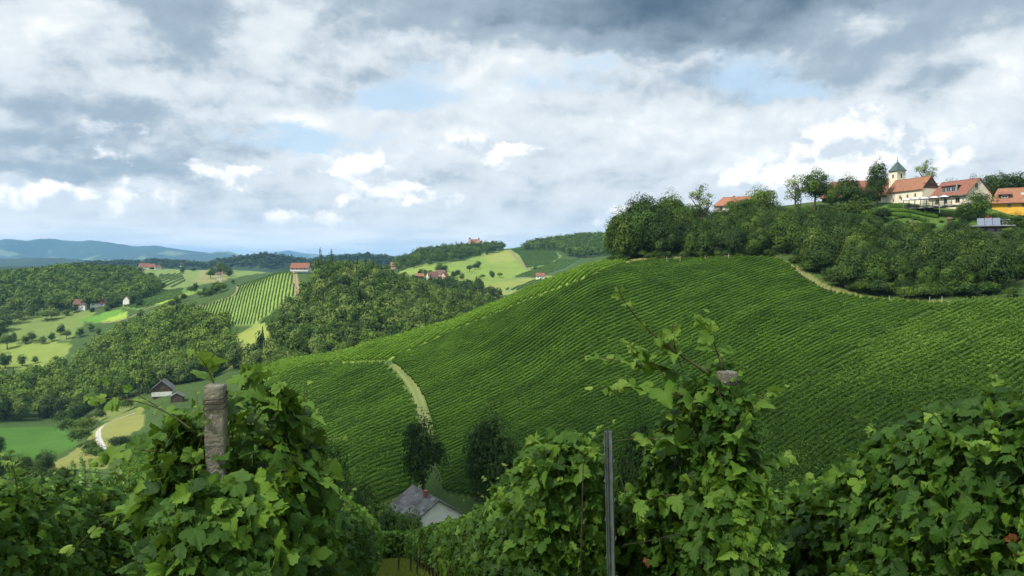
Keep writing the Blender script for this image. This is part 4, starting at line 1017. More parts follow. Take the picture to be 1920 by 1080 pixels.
def gable_house(name, label, base, rz, L, W, hw, hr, wall, roof, wins=(), over=.5, chim=None, cat='house', hip=(0, 0), group=None, thick=.22, gable=None, found=2.0):
    """ridge along local x, front at -y; hip: how far the ridge end is drawn in at left, right"""
    o = empty(name, tuple(base), rz); tag(o, label, cat, group)
    w2 = W / 2; l2 = L / 2
    bm = bmesh.new()
    hl, hr_ = hip
    b0 = [bm.verts.new(p) for p in ((-l2, -w2, -found), (l2, -w2, -found), (l2, w2, -found), (-l2, w2, -found))]
    t0 = [bm.verts.new(p) for p in ((-l2, -w2, hw), (l2, -w2, hw), (l2, w2, hw), (-l2, w2, hw))]
    for i in range(4): bm.faces.new((b0[i], b0[(i + 1) % 4], t0[(i + 1) % 4], t0[i]))
    gl = bm.verts.new((-l2, 0, hw + hr * (1 if hl == 0 else 0) - .02)); gr = bm.verts.new((l2, 0, hw + hr * (1 if hr_ == 0 else 0) - .02))
    bm.faces.new((t0[0], gl, t0[3])); bm.faces.new((t0[1], t0[2], gr))
    bmesh.ops.recalc_face_normals(bm, faces=bm.faces); bm_obj('wall', bm, wall, o)
    bm = bmesh.new(); sl = hr / w2; oe = over; zE = hw - oe * sl; xl, xr = -l2 - over * .6, l2 + over * .6
    rl, rr = xl + (hl or 0), xr - (hr_ or 0)
    for dz, key in ((0, 'lo'), (thick, 'hi')):
        pass
    def sheet(dz):
        return dict(e=[bm.verts.new(p) for p in ((xl, -w2 - oe, zE + dz), (xr, -w2 - oe, zE + dz), (xr, w2 + oe, zE + dz), (xl, w2 + oe, zE + dz))], r=[bm.verts.new((rl, 0, hw + hr + dz)), bm.verts.new((rr, 0, hw + hr + dz))])
    a, b_ = sheet(.02), sheet(thick)
    for s_, fl in ((a, True), (b_, False)):
        e, r = s_['e'], s_['r']
        fs = [(e[0], e[1], r[1], r[0]), (e[2], e[3], r[0], r[1])]
        if hl: fs.append((e[3], e[0], r[0]))
        if hr_: fs.append((e[1], e[2], r[1]))
        for f in fs: bm.faces.new(f[::-1] if fl else f)
    rim = [a['e'][0], a['e'][1]] ; 
    loop = lambda s_: [s_['e'][0], s_['e'][1]] + ([] if hr_ else [s_['r'][1]]) + [s_['e'][2], s_['e'][3]] + ([] if hl else [s_['r'][0]])
    la, lb = loop(a), loop(b_)
    for i in range(len(la)): bm.faces.new((la[i], la[(i + 1) % len(la)], lb[(i + 1) % len(la)], lb[i]))
    bmesh.ops.recalc_face_normals(bm, faces=bm.faces); rf = bm_obj('roof', bm, roof, o)
    rc = prism_obj('ridge', [(-.16, hw + hr + thick - .06), (0, hw + hr + thick + .08), (.16, hw + hr + thick - .06)], rl, rr, roof, rf)
    if chim:
        cx, cy, cw, ch, cmat = chim; zc = hw + hr * (1 - abs(cy) / w2)
        c = box_obj('chimney', (cx - cw / 2, cx + cw / 2, cy - cw / 2, cy + cw / 2, zc - .5, zc + ch), cmat, rf)
    if gable:
        side, gm = gable; x = l2 + .012 if side == 'r' else -l2 - .012; sg = 1 if side == 'r' else -1
        prism_obj('timber_gable', [(-w2 + .1, hw + .05), (w2 - .1, hw + .05), (0, hw + hr - .12)], x, x + sg * .05, gm, o)
    for wn in wins:
        face, u, z, w, h = wn[:5]
        ext = {'f': -w2, 'b': w2, 'l': -l2, 'r': l2}[face]
        window(o, face, u, z, w, h, ext, wn[5] if len(wn) > 5 else None, sill=w > .5)
    return o
def from_front(pl, dl, pr, dr, W, zb=None):
    """placing a house by the ends of its front wall: photo column and distance of each"""
    a, b = at(pl, dl), at(pr, dr); v = b[:2] - a[:2]; L = float(np.hypot(*v)); rz = math.atan2(v[1], v[0])
    n = np.array((-v[1], v[0])) / L
    c = (a[:2] + b[:2]) / 2 + n * W / 2
    z = float(min(a[2], b[2])) if zb is None else zb
    return (c[0], c[1], z), rz, L
zrow = lambda py, d: (HZ - py) / F * d

# ---- chapel
zc = zrow(387, 282)
b, rz, L = from_front(1662, 299, 1727, 283, 7.4)
ch = gable_house('chapel', 'cream chapel with orange roof and green spired tower on the hilltop', (b[0], b[1], zc), rz, L, 7.4, zrow(353, 283) - zc, 4.2, M_CREAM, M_TILE,
    [('f', L / 2 - 3.2 - i * 3.6, 3.9 - .08 * i, .75, 1.0) for i in range(3)] + [('f', -L / 2 + 7.0, 3.2, .55, .9), ('f', -L / 2 + 3.2, 2.6, .5, .9), ('f', L / 2 - 5.2, .5, .7, .9)], cat='chapel', gable=('r', M_WOOD))
box_obj('gable_beam', (L / 2 + .02, L / 2 + .22, -3.4, 3.4, zrow(352, 283) - zc + 1.5, zrow(352, 283) - zc + 1.68), M_WOOD, ch)
def chapel_tower():
    hw = zrow(352, 283) - zc
    tx, ty, w = -L / 2 - 1.9, 2.5, 4.0
    th = zrow(322, 303) - zc
    t = box_obj('tower', (tx - w / 2, tx + w / 2, ty - w / 2, ty + w / 2, -1, th), M_CREAM, ch)
    t2 = bmesh.new()
    e = w / 2 + .42; ap = t2.verts.new((tx, ty, th + 3.9))
    r1 = [t2.verts.new((tx + sx * e, ty + sy * e, th - .05)) for sx, sy in ((-1, -1), (1, -1), (1, 1), (-1, 1))]
    r2 = [t2.verts.new((tx + sx * e * .66, ty + sy * e * .66, th + 1.15)) for sx, sy in ((-1, -1), (1, -1), (1, 1), (-1, 1))]
    for i in range(4):
        t2.faces.new((r1[i], r1[(i + 1) % 4], r2[(i + 1) % 4], r2[i])); t2.faces.new((r2[i], r2[(i + 1) % 4], ap))
    t2.faces.new(r1[::-1]); bmesh.ops.recalc_face_normals(t2, faces=t2.faces); sp = bm_obj('spire', t2, M_COPPER, ch)
    v, q = join([tube([(tx, ty, th + 3.7), (tx, ty, th + 5.4)], [.07, .05], 6), tube([(tx - .4, ty, th + 4.9), (tx + .4, ty, th + 4.9)], [.05, .05], 6)])
    link('cross', mesh_np('cross', v, q, M_WOOD, True), sp)
    bm = bmesh.new(); bmesh.ops.create_uvsphere(bm, u_segments=12, v_segments=8, radius=.22); bmesh.ops.translate(bm, vec=(tx, ty, th + 4.05), verts=bm.verts); bm_obj('finial', bm, M_COPPER, sp, True)
    # arched sound openings on two sides
    for face in ('f', 'r'):
        bm = bmesh.new(); pts = [(-.36, 0), (.36, 0), (.36, 1.1)] + [(.36 * math.cos(a), 1.1 + .36 * math.sin(a)) for a in np.linspace(.3, math.pi - .3, 6)] + [(-.36, 1.1)]
        zb = th - 2.7
        for off in ((.01, .06),):
            if face == 'f': A = [bm.verts.new((tx + p[0], ty - w / 2 - .05, zb + p[1])) for p in pts]; B = [bm.verts.new((tx + p[0], ty - w / 2 + .02, zb + p[1])) for p in pts]
            else: A = [bm.verts.new((tx + w / 2 + .05, ty + p[0], zb + p[1])) for p in pts]; B = [bm.verts.new((tx + w / 2 - .02, ty + p[0], zb + p[1])) for p in pts]
            bm.faces.new(A)
            for i in range(len(pts)): bm.faces.new((A[i], A[(i + 1) % len(pts)], B[(i + 1) % len(pts)], B[i]))
        bmesh.ops.recalc_face_normals(bm, faces=bm.faces); bm_obj('bell_opening', bm, M_WOOD, ch)
    prism_obj('sacristy_roof', [(-4.1, hw - 1.6), (-4.1, hw - 1.8), (.45, hw + 1.2), (.45, hw + 1.4)], -L / 2 - 3.9, -L / 2 - .35, M_TILE2, ch)   # low sacristy at the left end
    box_obj('sacristy_wall', (-L / 2 - 3.6, -L / 2 - .01, -3.4, .46, -1, hw - 1.95), M_CREAM, ch)
chapel_tower()
# ---- inn
zi = zrow(388, 268)
b, rz, Li = from_front(1741, 284, 1809, 268, 10.6)
hwi = zrow(364, 268) - zi
inn = gable_house('inn', 'long cream inn with orange roof and wide dormer beside the chapel', (b[0], b[1], zi), rz, Li, 10.6, hwi, 5.3, M_CREAM, M_TILE2,
    [('f', Li / 2 - 3.6, hwi - 2.5, 1.9, 1.5), ('f', Li / 2 - 9, hwi - 2.5, 1.5, 1.5), ('f', Li / 2 - 13, hwi - 2.5, 1.5, 1.5), ('r', -1.2, hwi + 2.2, 1.1, 1.5), ('r', 2.6, hwi - 2.6, 1.2, 1.4)], cat='inn', over=.7)
dm = box_obj('dormer', (Li / 2 - 12.4, Li / 2 - 5.8, -3.95, -0.6, hwi + 1.0, hwi + 3.45), M_WOOD, inn)
box_obj('dormer_roof', (Li / 2 - 12.8, Li / 2 - 5.4, -4.4, 0.4, hwi + 3.46, hwi + 3.66), M_TILE2, dm)
for k in range(3): window(inn, 'f', Li / 2 - 11.3 + k * 2.15, hwi + 1.45, 1.75, 1.6, -3.95, M_WFRAME, sill=False)
v, q = join([tube([(Li / 2 - 5.2, -4.3, hwi + .5), (Li / 2 - 5.2, -4.3, hwi + 3.9)], [.22, .22], 10)]); link('flue', mesh_np('flue', v, q, M_METAL, True), inn)
v, q = tube([(-Li / 2, -5.98, hwi - .32), (Li / 2 + .3, -5.98, hwi - .32)], [.09, .09], 8); link('gutter', mesh_np('gutter', v, q, M_GREYW, True), inn)
# ---- terrace
def terrace():
    a, c = at(1692, 280), at(1784, 262); v = c[:2] - a[:2]; Lt = float(np.hypot(*v)); rzt = math.atan2(v[1], v[0])
    zt = zrow(386, 270) - .2; o = empty('terrace', (a[0], a[1], zt), rzt); tag(o, 'grey timber terrace with posts and railing before the inn and chapel', 'terrace')
    box_obj('deck', (-.4, Lt, -.1, 5.2, -.5, 0), M_GREYW, o)
    box_obj('canopy', (-.5, Lt + .3, -.4, 5.4, 2.95, 3.12), M_GREYW, o)
    for i in range(9): box_obj('post', (i * Lt / 8.2 - .09, i * Lt / 8.2 + .09, -.08, .1, .0, 2.94), M_GREYW, o)
    box_obj('rail', (-.3, Lt, -.05, .05, 1.0, 1.1), M_GREYW, o)
    n = 70; bm = bmesh.new()
    for i in range(n): boxm(bm, i * Lt / n, i * Lt / n + .05, -.03, .03, .02, .99)
    bm_obj('balusters', bm, M_GREYW, o)
    d = np.array(v) / Lt; nn = np.array((-d[1], d[0]))
    for i in range(5):
        q = a[:2] + d * (2.2 + i * Lt / 5.2) - nn * (1.2 - .0); ps = empty('parasol', (q[0], q[1], zt - 1.2)); tag(ps, 'open white parasol in the row along the edge of the inn terrace', 'parasol', 'parasols along the inn terrace')
        bm = bmesh.new(); bmesh.ops.create_cone(bm, segments=8, radius1=1.65, radius2=.05, depth=.62, cap_ends=False); bmesh.ops.translate(bm, vec=(0, 0, 4.15), verts=bm.verts); bm_obj('canopy', bm, M_CLOTH, ps)
        vv, qq = tube([(0, 0, 0), (0, 0, 4.5)], [.04, .03], 6); link('pole', mesh_np('pole', vv, qq, M_GREYW, True), ps)
terrace()
def pole(px, d, top, bot, label):
    p = P(px, HZ, d); o = empty('lamp_post', (p[0], p[1], zrow(bot, d) - .3)); tag(o, label, 'lamp post'); h = zrow(top, d) - zrow(bot, d) + .3
    v, q = tube([(0, 0, 0), (0, 0, h)], [.09, .06], 8); link('pole', mesh_np('pole', v, q, M_METAL, True), o)
    v, q = join([tube([(0, 0, h - .1), (0.3, 0, h + .06), (.7, 0, h + .05)], [.05, .045, .04], 6)]); link('arm', mesh_np('arm', v, q, M_METAL, True), o)
    box_obj('lamp_head', (.6, 1.1, -.12, .12, h - .02, h + .1), M_METAL, o)
pole(1760, 262, 365, 398, 'thin pale lamp post below the inn terrace')
# ---- barn
zb_ = zrow(378, 314)
b, rz, Lb = from_front(1540, 322, 1668, 308, 10)
gable_house('barn', 'long barn with red tiled roof over dark timber, half hidden by trees', (b[0], b[1], zb_), rz, Lb, 10, 3.0, 5.4, M_WOOD, M_TILE2, [('f', -Lb / 2 + 4 + i * 5, .9, 1.4, 1.3) for i in range(5)], cat='barn', over=1.3, hip=(3, 0))
# ---- half hidden house
b, rz, Lr = from_front(1338, 322, 1402, 314, 9)
zz = zrow(384, 318) - 5.2
gable_house('house', 'half hidden house showing only its orange roof above the trees', (b[0], b[1], zz), rz, Lr, 9, 5.2, 3.2, M_WHITE, M_TILE, [('f', -Lr / 2 + 3, 3.2, 1, 1.2), ('f', 0, 3.2, 1, 1.2), ('f', 4, 3.2, 1, 1.2)], chim=(-.5, .6, .7, 1.1, M_BRICK), hip=(2.5, 0), over=.7)
# ---- yellow house
zy = zrow(394, 262)
b, rz, Ly = from_front(1857, 264, 1985, 254, 10)
yh = gable_house('house', 'yellow house with orange tiled roof at the right edge', (b[0], b[1], zy), rz, Ly, 10, 2.9, 4.4, M_YELLOW, M_TILE, [('f', -Ly / 2 + 5, 1.0, 1, 1.3), ('f', -Ly / 2 + 9, 1.0, 1, 1.3)], hip=(2.2, 0), over=.9)
dd = box_obj('dormer', (-Ly / 2 + 2.2, -Ly / 2 + 5.2, -4.2, -1.2, 3.7, 5.2), M_WOOD, yh)
prism_obj('dormer_roof', [(-4.7, 5.1), (-.6, 6.4), (-.6, 6.6), (-4.7, 5.3)], -Ly / 2 + 1.7, -Ly / 2 + 5.7, M_TILE2, dd)
window(yh, 'f', -Ly / 2 + 3.7, 4.0, 1.8, .9, -4.2, M_WFRAME, sill=False)
sk = box_obj('skylight', (-Ly / 2 + 8.2, -Ly / 2 + 9.2, -.6, .6, -.04, .06), M_METAL, yh); sk.location = (0, -2.4, 5.35); sk.rotation_euler = (R(41), 0, 0)
# ---- modern house with solar panels
zs = zrow(440, 247); ps = P(1856, HZ, 247)
mh = empty('house', (ps[0], ps[1], zs - 1), R(-28)); tag(mh, 'low modern grey house with tilted solar panels among the trees', 'house')
box_obj('wall', (-7, 6, 0, 7, -1, 3.6), M_WOOD, mh); box_obj('roof', (-8.2, 6.6, -1.2, 7.4, 3.62, 3.86), M_METAL, mh)
box_obj('upper_wall', (0, 5.0, 3.5, 7, 3.87, 5.6), M_WOOD, mh); box_obj('upper_roof', (-.3, 5.3, 3.1, 7.3, 5.62, 5.78), M_METAL, mh)
for i in range(3):
    s = box_obj('solar_panel', (-1.0, 1.0, -.05, .05, 0, 2.9), M_SOLAR, mh); s.location = (-2.6 + i * 2.12, .2, 3.95); s.rotation_euler = (R(-38), 0, 0)
for i in range(4): window(mh, 'f', -5.4 + i * 2.7, .9, 1.9, 2.0, 0, M_GREYW, sill=False)
window(mh, 'f', 4.0, 4.1, 1.2, 1.2, 3.5, M_WFRAME, sill=False)
# ---- small huts and steps on the bank
for px, d, py, w, h, nm, lb in [(1779, 256, 414, 1.7, 1.4, 'shed', 'tiny brown garden shed on the grassy bank under the inn'), (1708, 262, 421, 1.5, 1.5, 'shed', 'small pinkish brick hut among the bushes below the chapel')]:
    p = P(px, HZ, d); w *= .62; h *= .62; o = gable_house(nm, lb, (p[0], p[1], zrow(py, d)), R(-30), w * 1.2, w, h * .62, h * .4, M_WOOD if w > 1.0 else M_PINK, M_TILE3, [('f', 0, .3, .5, .5)], over=.2, cat='shed')
# ---- house at the foot of the slope
ap = P(823, 940, 137.0); dr = np.array((.52, -.85)); dr /= np.hypot(*dr)
Lh, Wh, hrh = 10.5, 9.6, 3.1
ctr = ap[:2] - dr * (Lh / 2 + .3)
zf = ap[2] - hrh - 3.4
vh = gable_house('house', 'white gabled house with patched grey roof and brick chimney at the foot of the slope', (ctr[0], ctr[1], zf), math.atan2(dr[1], dr[0]), Lh, Wh, 3.4, hrh, M_WHITE, M_SLATE,
    [('r', 1.4, 1.3, .9, 1.1), ('f', -2, 1.2, 1, 1.2), ('f', 2, 1.2, 1, 1.2)], chim=(1.2, -.5, .75, 1.25, M_BRICK), over=.7)
# courses of cement slabs, some renewed
rs = np.random.default_rng(4); slp = math.hypot(Wh / 2 + .7, hrh * (Wh / 2 + .7) / (Wh / 2)); ang = math.atan2(hrh, Wh / 2)
rf_ = [c for c in vh.children if c.name.startswith('roof')][0]
M_SL2 = flat_mat('pale_cement_slab', (0.18, 0.178, 0.176), (0.14, 0.138, 0.136), 2, .9); M_SL3 = flat_mat('dark_cement_slab', (0.095, 0.09, 0.09), (0.075, 0.07, 0.07), 2, .9)
for i in range(9):
    for j in range(7):
        if rs.random() < .42:
            x0, u0 = -Lh / 2 - .4 + i * 1.26, .15 + j * .78; x1, u1 = x0 + 1.2, min(u0 + .72, slp - .1)
            f_ = lambda x, u, dz: (x, -u * math.cos(ang) + dz * -math.sin(ang), 3.4 + hrh + .235 - u * math.sin(ang) + dz * math.cos(ang))
            bm = bmesh.new(); vs = [bm.verts.new(f_(x, u, dz)) for dz in (0, .03) for x, u in ((x0, u0), (x1, u0), (x1, u1), (x0, u1))]
            for f in ((4, 5, 6, 7), (0, 1, 5, 4), (1, 2, 6, 5), (2, 3, 7, 6), (3, 0, 4, 7)): bm.faces.new([vs[k] for k in f])
            bmesh.ops.recalc_face_normals(bm, faces=bm.faces); bm_obj('roof_slab', bm, M_SL2 if rs.random() < .55 else M_SL3, rf_)
strip('paved_yard', [at(708, 150), at(724, 149), at(738, 147), at(760, 146), at(790, 146)], 6.0, M_ASPH, lift=.15)
# ---- dark roofed house in the left valley
p = hit(306, 742, 380); dL = p[1]
gable_house('house', 'dark grey roofed house with timber gable in the valley beside the left vine', (p[0], p[1], zrow(738, dL)), R(-74), 11, 33 / F * dL, 11 / F * dL, 14 / F * dL, M_WOOD, M_SLATE, [('r', 0, 3.4, 1.6, 1.4), ('f', 0, 1.6, 1, 1.2)], over=1.0, gable=('r', M_WOOD))
bx = box_obj('base_wall', (-5.6, 5.62, -17.2 / F * dL, 17.2 / F * dL, -1, 5 / F * dL), M_WHITE, [o for o in COL.objects if o.get('label', '').startswith('dark grey roofed house')][0])
p = hit(333, 752, 360)
gable_house('shed', 'low grey shed just right of the dark roofed valley house', (p[0], p[1], zrow(750, p[1])), R(-74), 7, 6, 2.0, 1.8, M_WOOD, M_SLATE, [('f', 0, .8, 1, 1)], over=.5, cat='shed')
# ---- far houses
FAR = [  # column, base row, nearest, L, W, wall h, roof h, turn, wall, roof, name, label
 (152, 581, 690, 12, 9, 6.2, 4.6, -25, M_WHITE, M_TILE3, 'house', 'white house with dark brown roof at the foot of the far left hill'),
 (186, 574, 690, 14, 10, 3.6, 5.2, -15, M_WHITE, M_TILE2, 'house', 'low house with wide red roof beside the brown roofed one'),
 (241, 571, 690, 8, 7, 4.8, 3.6, 60, M_WHITE, M_TILE2, 'house', 'small white gabled house by the hedge right of the two valley houses'),
 (227, 541, 800, 13, 8, 3.0, 3.4, 0, M_CREAM, M_TILE, 'house', 'single orange roof set in the forest of the far left hill'),
 (271, 505, 1100, 17, 10, 4.5, 6.0, 5, M_WHITE, M_TILE2, 'farmhouse', 'largest of the three red roofs on the pale far fields'),
 (284, 505, 1100, 12, 9, 4.5, 5.0, -5, M_WHITE, M_TILE2, 'farmhouse', 'middle red roof of the three on the pale far fields'),
 (296, 506, 1100, 10, 8, 4.5, 3.0, 10, M_WHITE, M_TILE3, 'farmhouse', 'pale low farm building right of the two far red roofs'),
 (341, 500, 1300, 9, 8, 8.0, 4.0, 30, M_WHITE, M_TILE3, 'house', 'small white house on the skyline of the far fields'),
 (407, 503, 1100, 16, 10, 4.5, 4.5, 0, M_CREAM, M_TILE3, 'house', 'brown roofed house on the far field edge left of the striped vineyard'),
 (411, 526, 900, 6, 6, 9.0, 3.0, 0, M_CREAM, M_TILE3, 'house', 'tall narrow pale house among the small far trees'),
 (742, 503, 950, 15, 10, 4.0, 5.0, 0, M_PINK, M_TILE, 'farmhouse', 'orange roofed farmhouse at the left end of the sloping meadow'),
 (765, 498, 1000, 16, 9, 4.0, 5.0, 10, M_PINK, M_TILE3, 'farmhouse', 'dull brown roofed farmhouse under the ridge forest'),
 (786, 525, 750, 11, 8, 3.4, 4.2, 0, M_CREAM, M_TILE, 'barn', 'orange roofed barn at the left of the meadow farm'),
 (811, 524, 750, 12, 8, 3.6, 5.0, 15, M_CREAM, M_TILE3, 'farmhouse', 'brown roofed cream farmhouse in the middle of the meadow farm'),
 (826, 521, 750, 11, 8, 5.0, 4.0, -25, M_WHITE, M_TILE3, 'farmhouse', 'white walled house at the back of the meadow farm'),
 (834, 527, 750, 9, 8, 4.2, 5.0, 65, M_PINK, M_TILE3, 'barn', 'pinkish gabled barn at the right of the meadow farm'),
 (1013, 523, 700, 10, 7, 4.0, 3.0, 0, M_WHITE, M_TILE2, 'house', 'small white house with red roof just over the crest of the vines'),
 (850, 469, 1250, 6, 6, 9, 6, 45, M_WHITE, M_TILE3, 'house', 'left of two tiny white gables in the ridge forest'),
 (859, 468, 1250, 6, 6, 10, 6, 45, M_WHITE, M_TILE3, 'house', 'right of two tiny white gables in the ridge forest'),
]
for px, py, dm, Lx, Wx, h1, h2, tr, wm, rm, nm, lb in FAR:
    p = hit(px, py, dm); k = 1.0
    gable_house(nm, lb, (p[0], p[1], p[2] - .1), R(tr) - math.atan2(p[0], p[1]), Lx, Wx, h1, h2, wm, rm, [('f', -Lx / 4, h1 * .4, 1.1, 1.3), ('f', Lx / 4, h1 * .4, 1.1, 1.3), ('r', 0, h1 * .45, 1.0, 1.3)], over=.6, cat='house' if nm == 'house' else nm)
_p = P(564, 507, 646)
gable_house('farmhouse', 'white farmhouse with red brown roof at the top of the striped vineyard', tuple(_p), R(-2), 14.5, 9, 2.3, 3.6, M_WHITE, M_TILE2, [('f', -5 + i * 3.2, 1.1, 1.1, 1.3) for i in range(4)], over=.7, cat='farmhouse', found=.7)
def castle():
    p = hit(891, 469, 1250); o = empty('castle', (p[0], p[1], p[2] + 5.5)); tag(o, 'pinkish turreted manor on top of the wooded ridge', 'manor')
    box_obj('wall', (-14, 10, -8, 8, -12, 15), M_PINK, o); o.scale = (.72, .72, .72)
    prism_obj('roof', [(-8.6, 15.02), (8.6, 15.02), (0, 20)], -14.5, 10.5, M_TILE2, o)
    for x, y, w, h in ((-13, -8, 3.2, 20), (9.5, -8, 3.0, 19), (16, -5, 3.6, 13)):
        t = box_obj('tower', (x - w, x + w, y - w, y + w, -12, h), M_PINK, o)
        bm = bmesh.new(); bmesh.ops.create_cone(bm, segments=4, radius1=w * 1.5, radius2=.1, depth=5, cap_ends=True); bmesh.ops.rotate(bm, cent=(0, 0, 0), matrix=Matrix.Rotation(R(45), 3, 'Z'), verts=bm.verts); bmesh.ops.translate(bm, vec=(x, y, h + 2.51), verts=bm.verts); bm_obj('tower_roof', bm, M_TILE3, t)
    for i in range(4): window(o, 'f', -9 + i * 5, 8, 2.0, 3.2, -8, M_WFRAME, sill=False)
castle()
# ---- white marker posts at the upper ends of the rows
for i, (px, py) in enumerate([(1667, 571), (1743, 573), (1766, 572), (1275, 494), (1322, 492), (1366, 490), (1250, 495)]):
    p = hit(px, py, 150); o = link('vine_stake', None)if False else empty('vine_stake', (p[0], p[1], p[2] - .2)); tag(o, 'pale stake standing at the upper end of a vine row', 'stake', 'pale stakes at the upper ends of the rows')
    v, q = tube([(0, 0, 0), (0, 0, 2.6)], [.04, .035], 6); link('shaft', mesh_np('shaft', v, q, M_WFRAME, True), o)
    v, q = tube([(0, 0, 2.6), (0, 0, 2.68)], [.06, .02], 6); link('cap', mesh_np('cap', v, q, M_GREYW, True), o)
# ------------------------------------------------------------------ the vines at our feet
M_NEAR = leaf_mat('vine_leaf', (0.017, 0.049, 0.008), (0.048, 0.112, 0.014), (0.132, 0.235, 0.024), yellow=(0.26, 0.30, 0.035), trans=0.32, rnd=0.0, spec=0.16, rough=0.55, veins=True)
M_TIP = leaf_mat('young_vine_leaf', (0.065, 0.14, 0.022), (0.12, 0.225, 0.032), (0.23, 0.33, 0.055), trans=0.38, rnd=0.0, spec=0.15, rough=0.55, veins=True)
M_RED = leaf_mat('withered_vine_leaf', (0.10, 0.03, 0.015), (0.20, 0.07, 0.03), (0.28, 0.14, 0.05), trans=0.25, rnd=0.0)
M_CANE = flat_mat('vine_cane', (0.075, 0.080, 0.025), (0.055, 0.040, 0.020), 12, 0.7)
M_STOCK = flat_mat('vine_stock', (0.075, 0.055, 0.040), (0.040, 0.030, 0.022), 14, 0.95, 0.7, 40)
half = [(0.0, 0.06), (0.07, -0.10), (0.20, -0.17), (0.30, -0.10), (0.42, -0.08), (0.43, 0.05), (0.52, 0.13), (0.49, 0.24), (0.58, 0.36), (0.50, 0.42), (0.47, 0.52), (0.36, 0.47), (0.27, 0.46),
        (0.33, 0.60), (0.28, 0.68), (0.22, 0.80), (0.12, 0.84), (0.07, 0.94), (0.0, 1.02)]
out_ = half + [(-x, y) for x, y in half[-2:0:-1]]
LEAF_XY = np.array([(0.0, 0.24)] + out_); nO = len(out_)
LEAF_F = np.array([(0, 1 + i, 1 + (i + 1) % nO) for i in range(nO)])
half2 = [(0.0, 0.05), (0.22, -0.15), (0.5, 0.05), (0.55, 0.38), (0.30, 0.46), (0.26, 0.74), (0.0, 1.0)]
out2 = half2 + [(-x, y) for x, y in half2[-2:0:-1]]
LEAF2_XY = np.array([(0.0, 0.24)] + out2); LEAF2_F = np.array([(0, 1 + i, 1 + (i + 1) % len(out2)) for i in range(len(out2))])
def leaves_np(c, nrm, tipdir, size, r, lod=0):
    """lobed leaves: stalk end at c, blade facing nrm, tip towards tipdir; each with its own curl"""
    XY, Fc = (LEAF_XY, LEAF_F) if lod == 0 else (LEAF2_XY, LEAF2_F)
    n = len(c)
    nrm = nrm / np.linalg.norm(nrm, axis=1, keepdims=True)
    t = tipdir - nrm * (tipdir * nrm).sum(1, keepdims=True); t /= np.maximum(np.linalg.norm(t, axis=1, keepdims=True), 1e-6)
    s_ = np.cross(t, nrm)
    x = XY[None, :, 0] * (1 + r.normal(0, .08, (n, 1))); y = XY[None, :, 1] * (1 + r.normal(0, .06, (n, 1)))
    x = x + r.normal(0, .022, (n, len(XY))) * (XY[None, :, 0] != 0); y = y + r.normal(0, .022, (n, len(XY)))
    k1, k2, fo, tw = r.normal(-.30, .60, (n, 1)), r.normal(-.40, .40, (n, 1)), r.normal(.12, .32, (n, 1)), r.normal(0, .4, (n, 1))
    z = k1 * x ** 2 * 1.3 + k2 * (y - .25) ** 2 + fo * np.abs(x) + tw * x * (y - .2)
    rad = np.hypot(XY[None, :, 0], XY[None, :, 1] - .3)
    z = z + 0.05 * np.sin(np.arctan2(XY[None, :, 0], XY[None, :, 1] - .3) * 5 + r.random((n, 1)) * 6) * rad * 1.5
    sz = np.asarray(size).reshape(-1, 1, 1)
    v = c[:, None] + sz * (x[..., None] * s_[:, None] + (y - .05)[..., None] * t[:, None] + z[..., None] * nrm[:, None])
    f = (Fc[None] + (np.arange(n) * len(XY))[:, None, None]).reshape(-1, 3)
    lco = np.repeat(np.stack([XY[:, 0], XY[:, 1], XY[:, 0] * 0], 1)[None], n, 0).reshape(-1, 3)
    return v.reshape(-1, 3), f, lco, len(Fc)
RD = np.array((-0.16, 0.987)); RN = np.array((0.987, 0.16))        # down the rows, across the rows
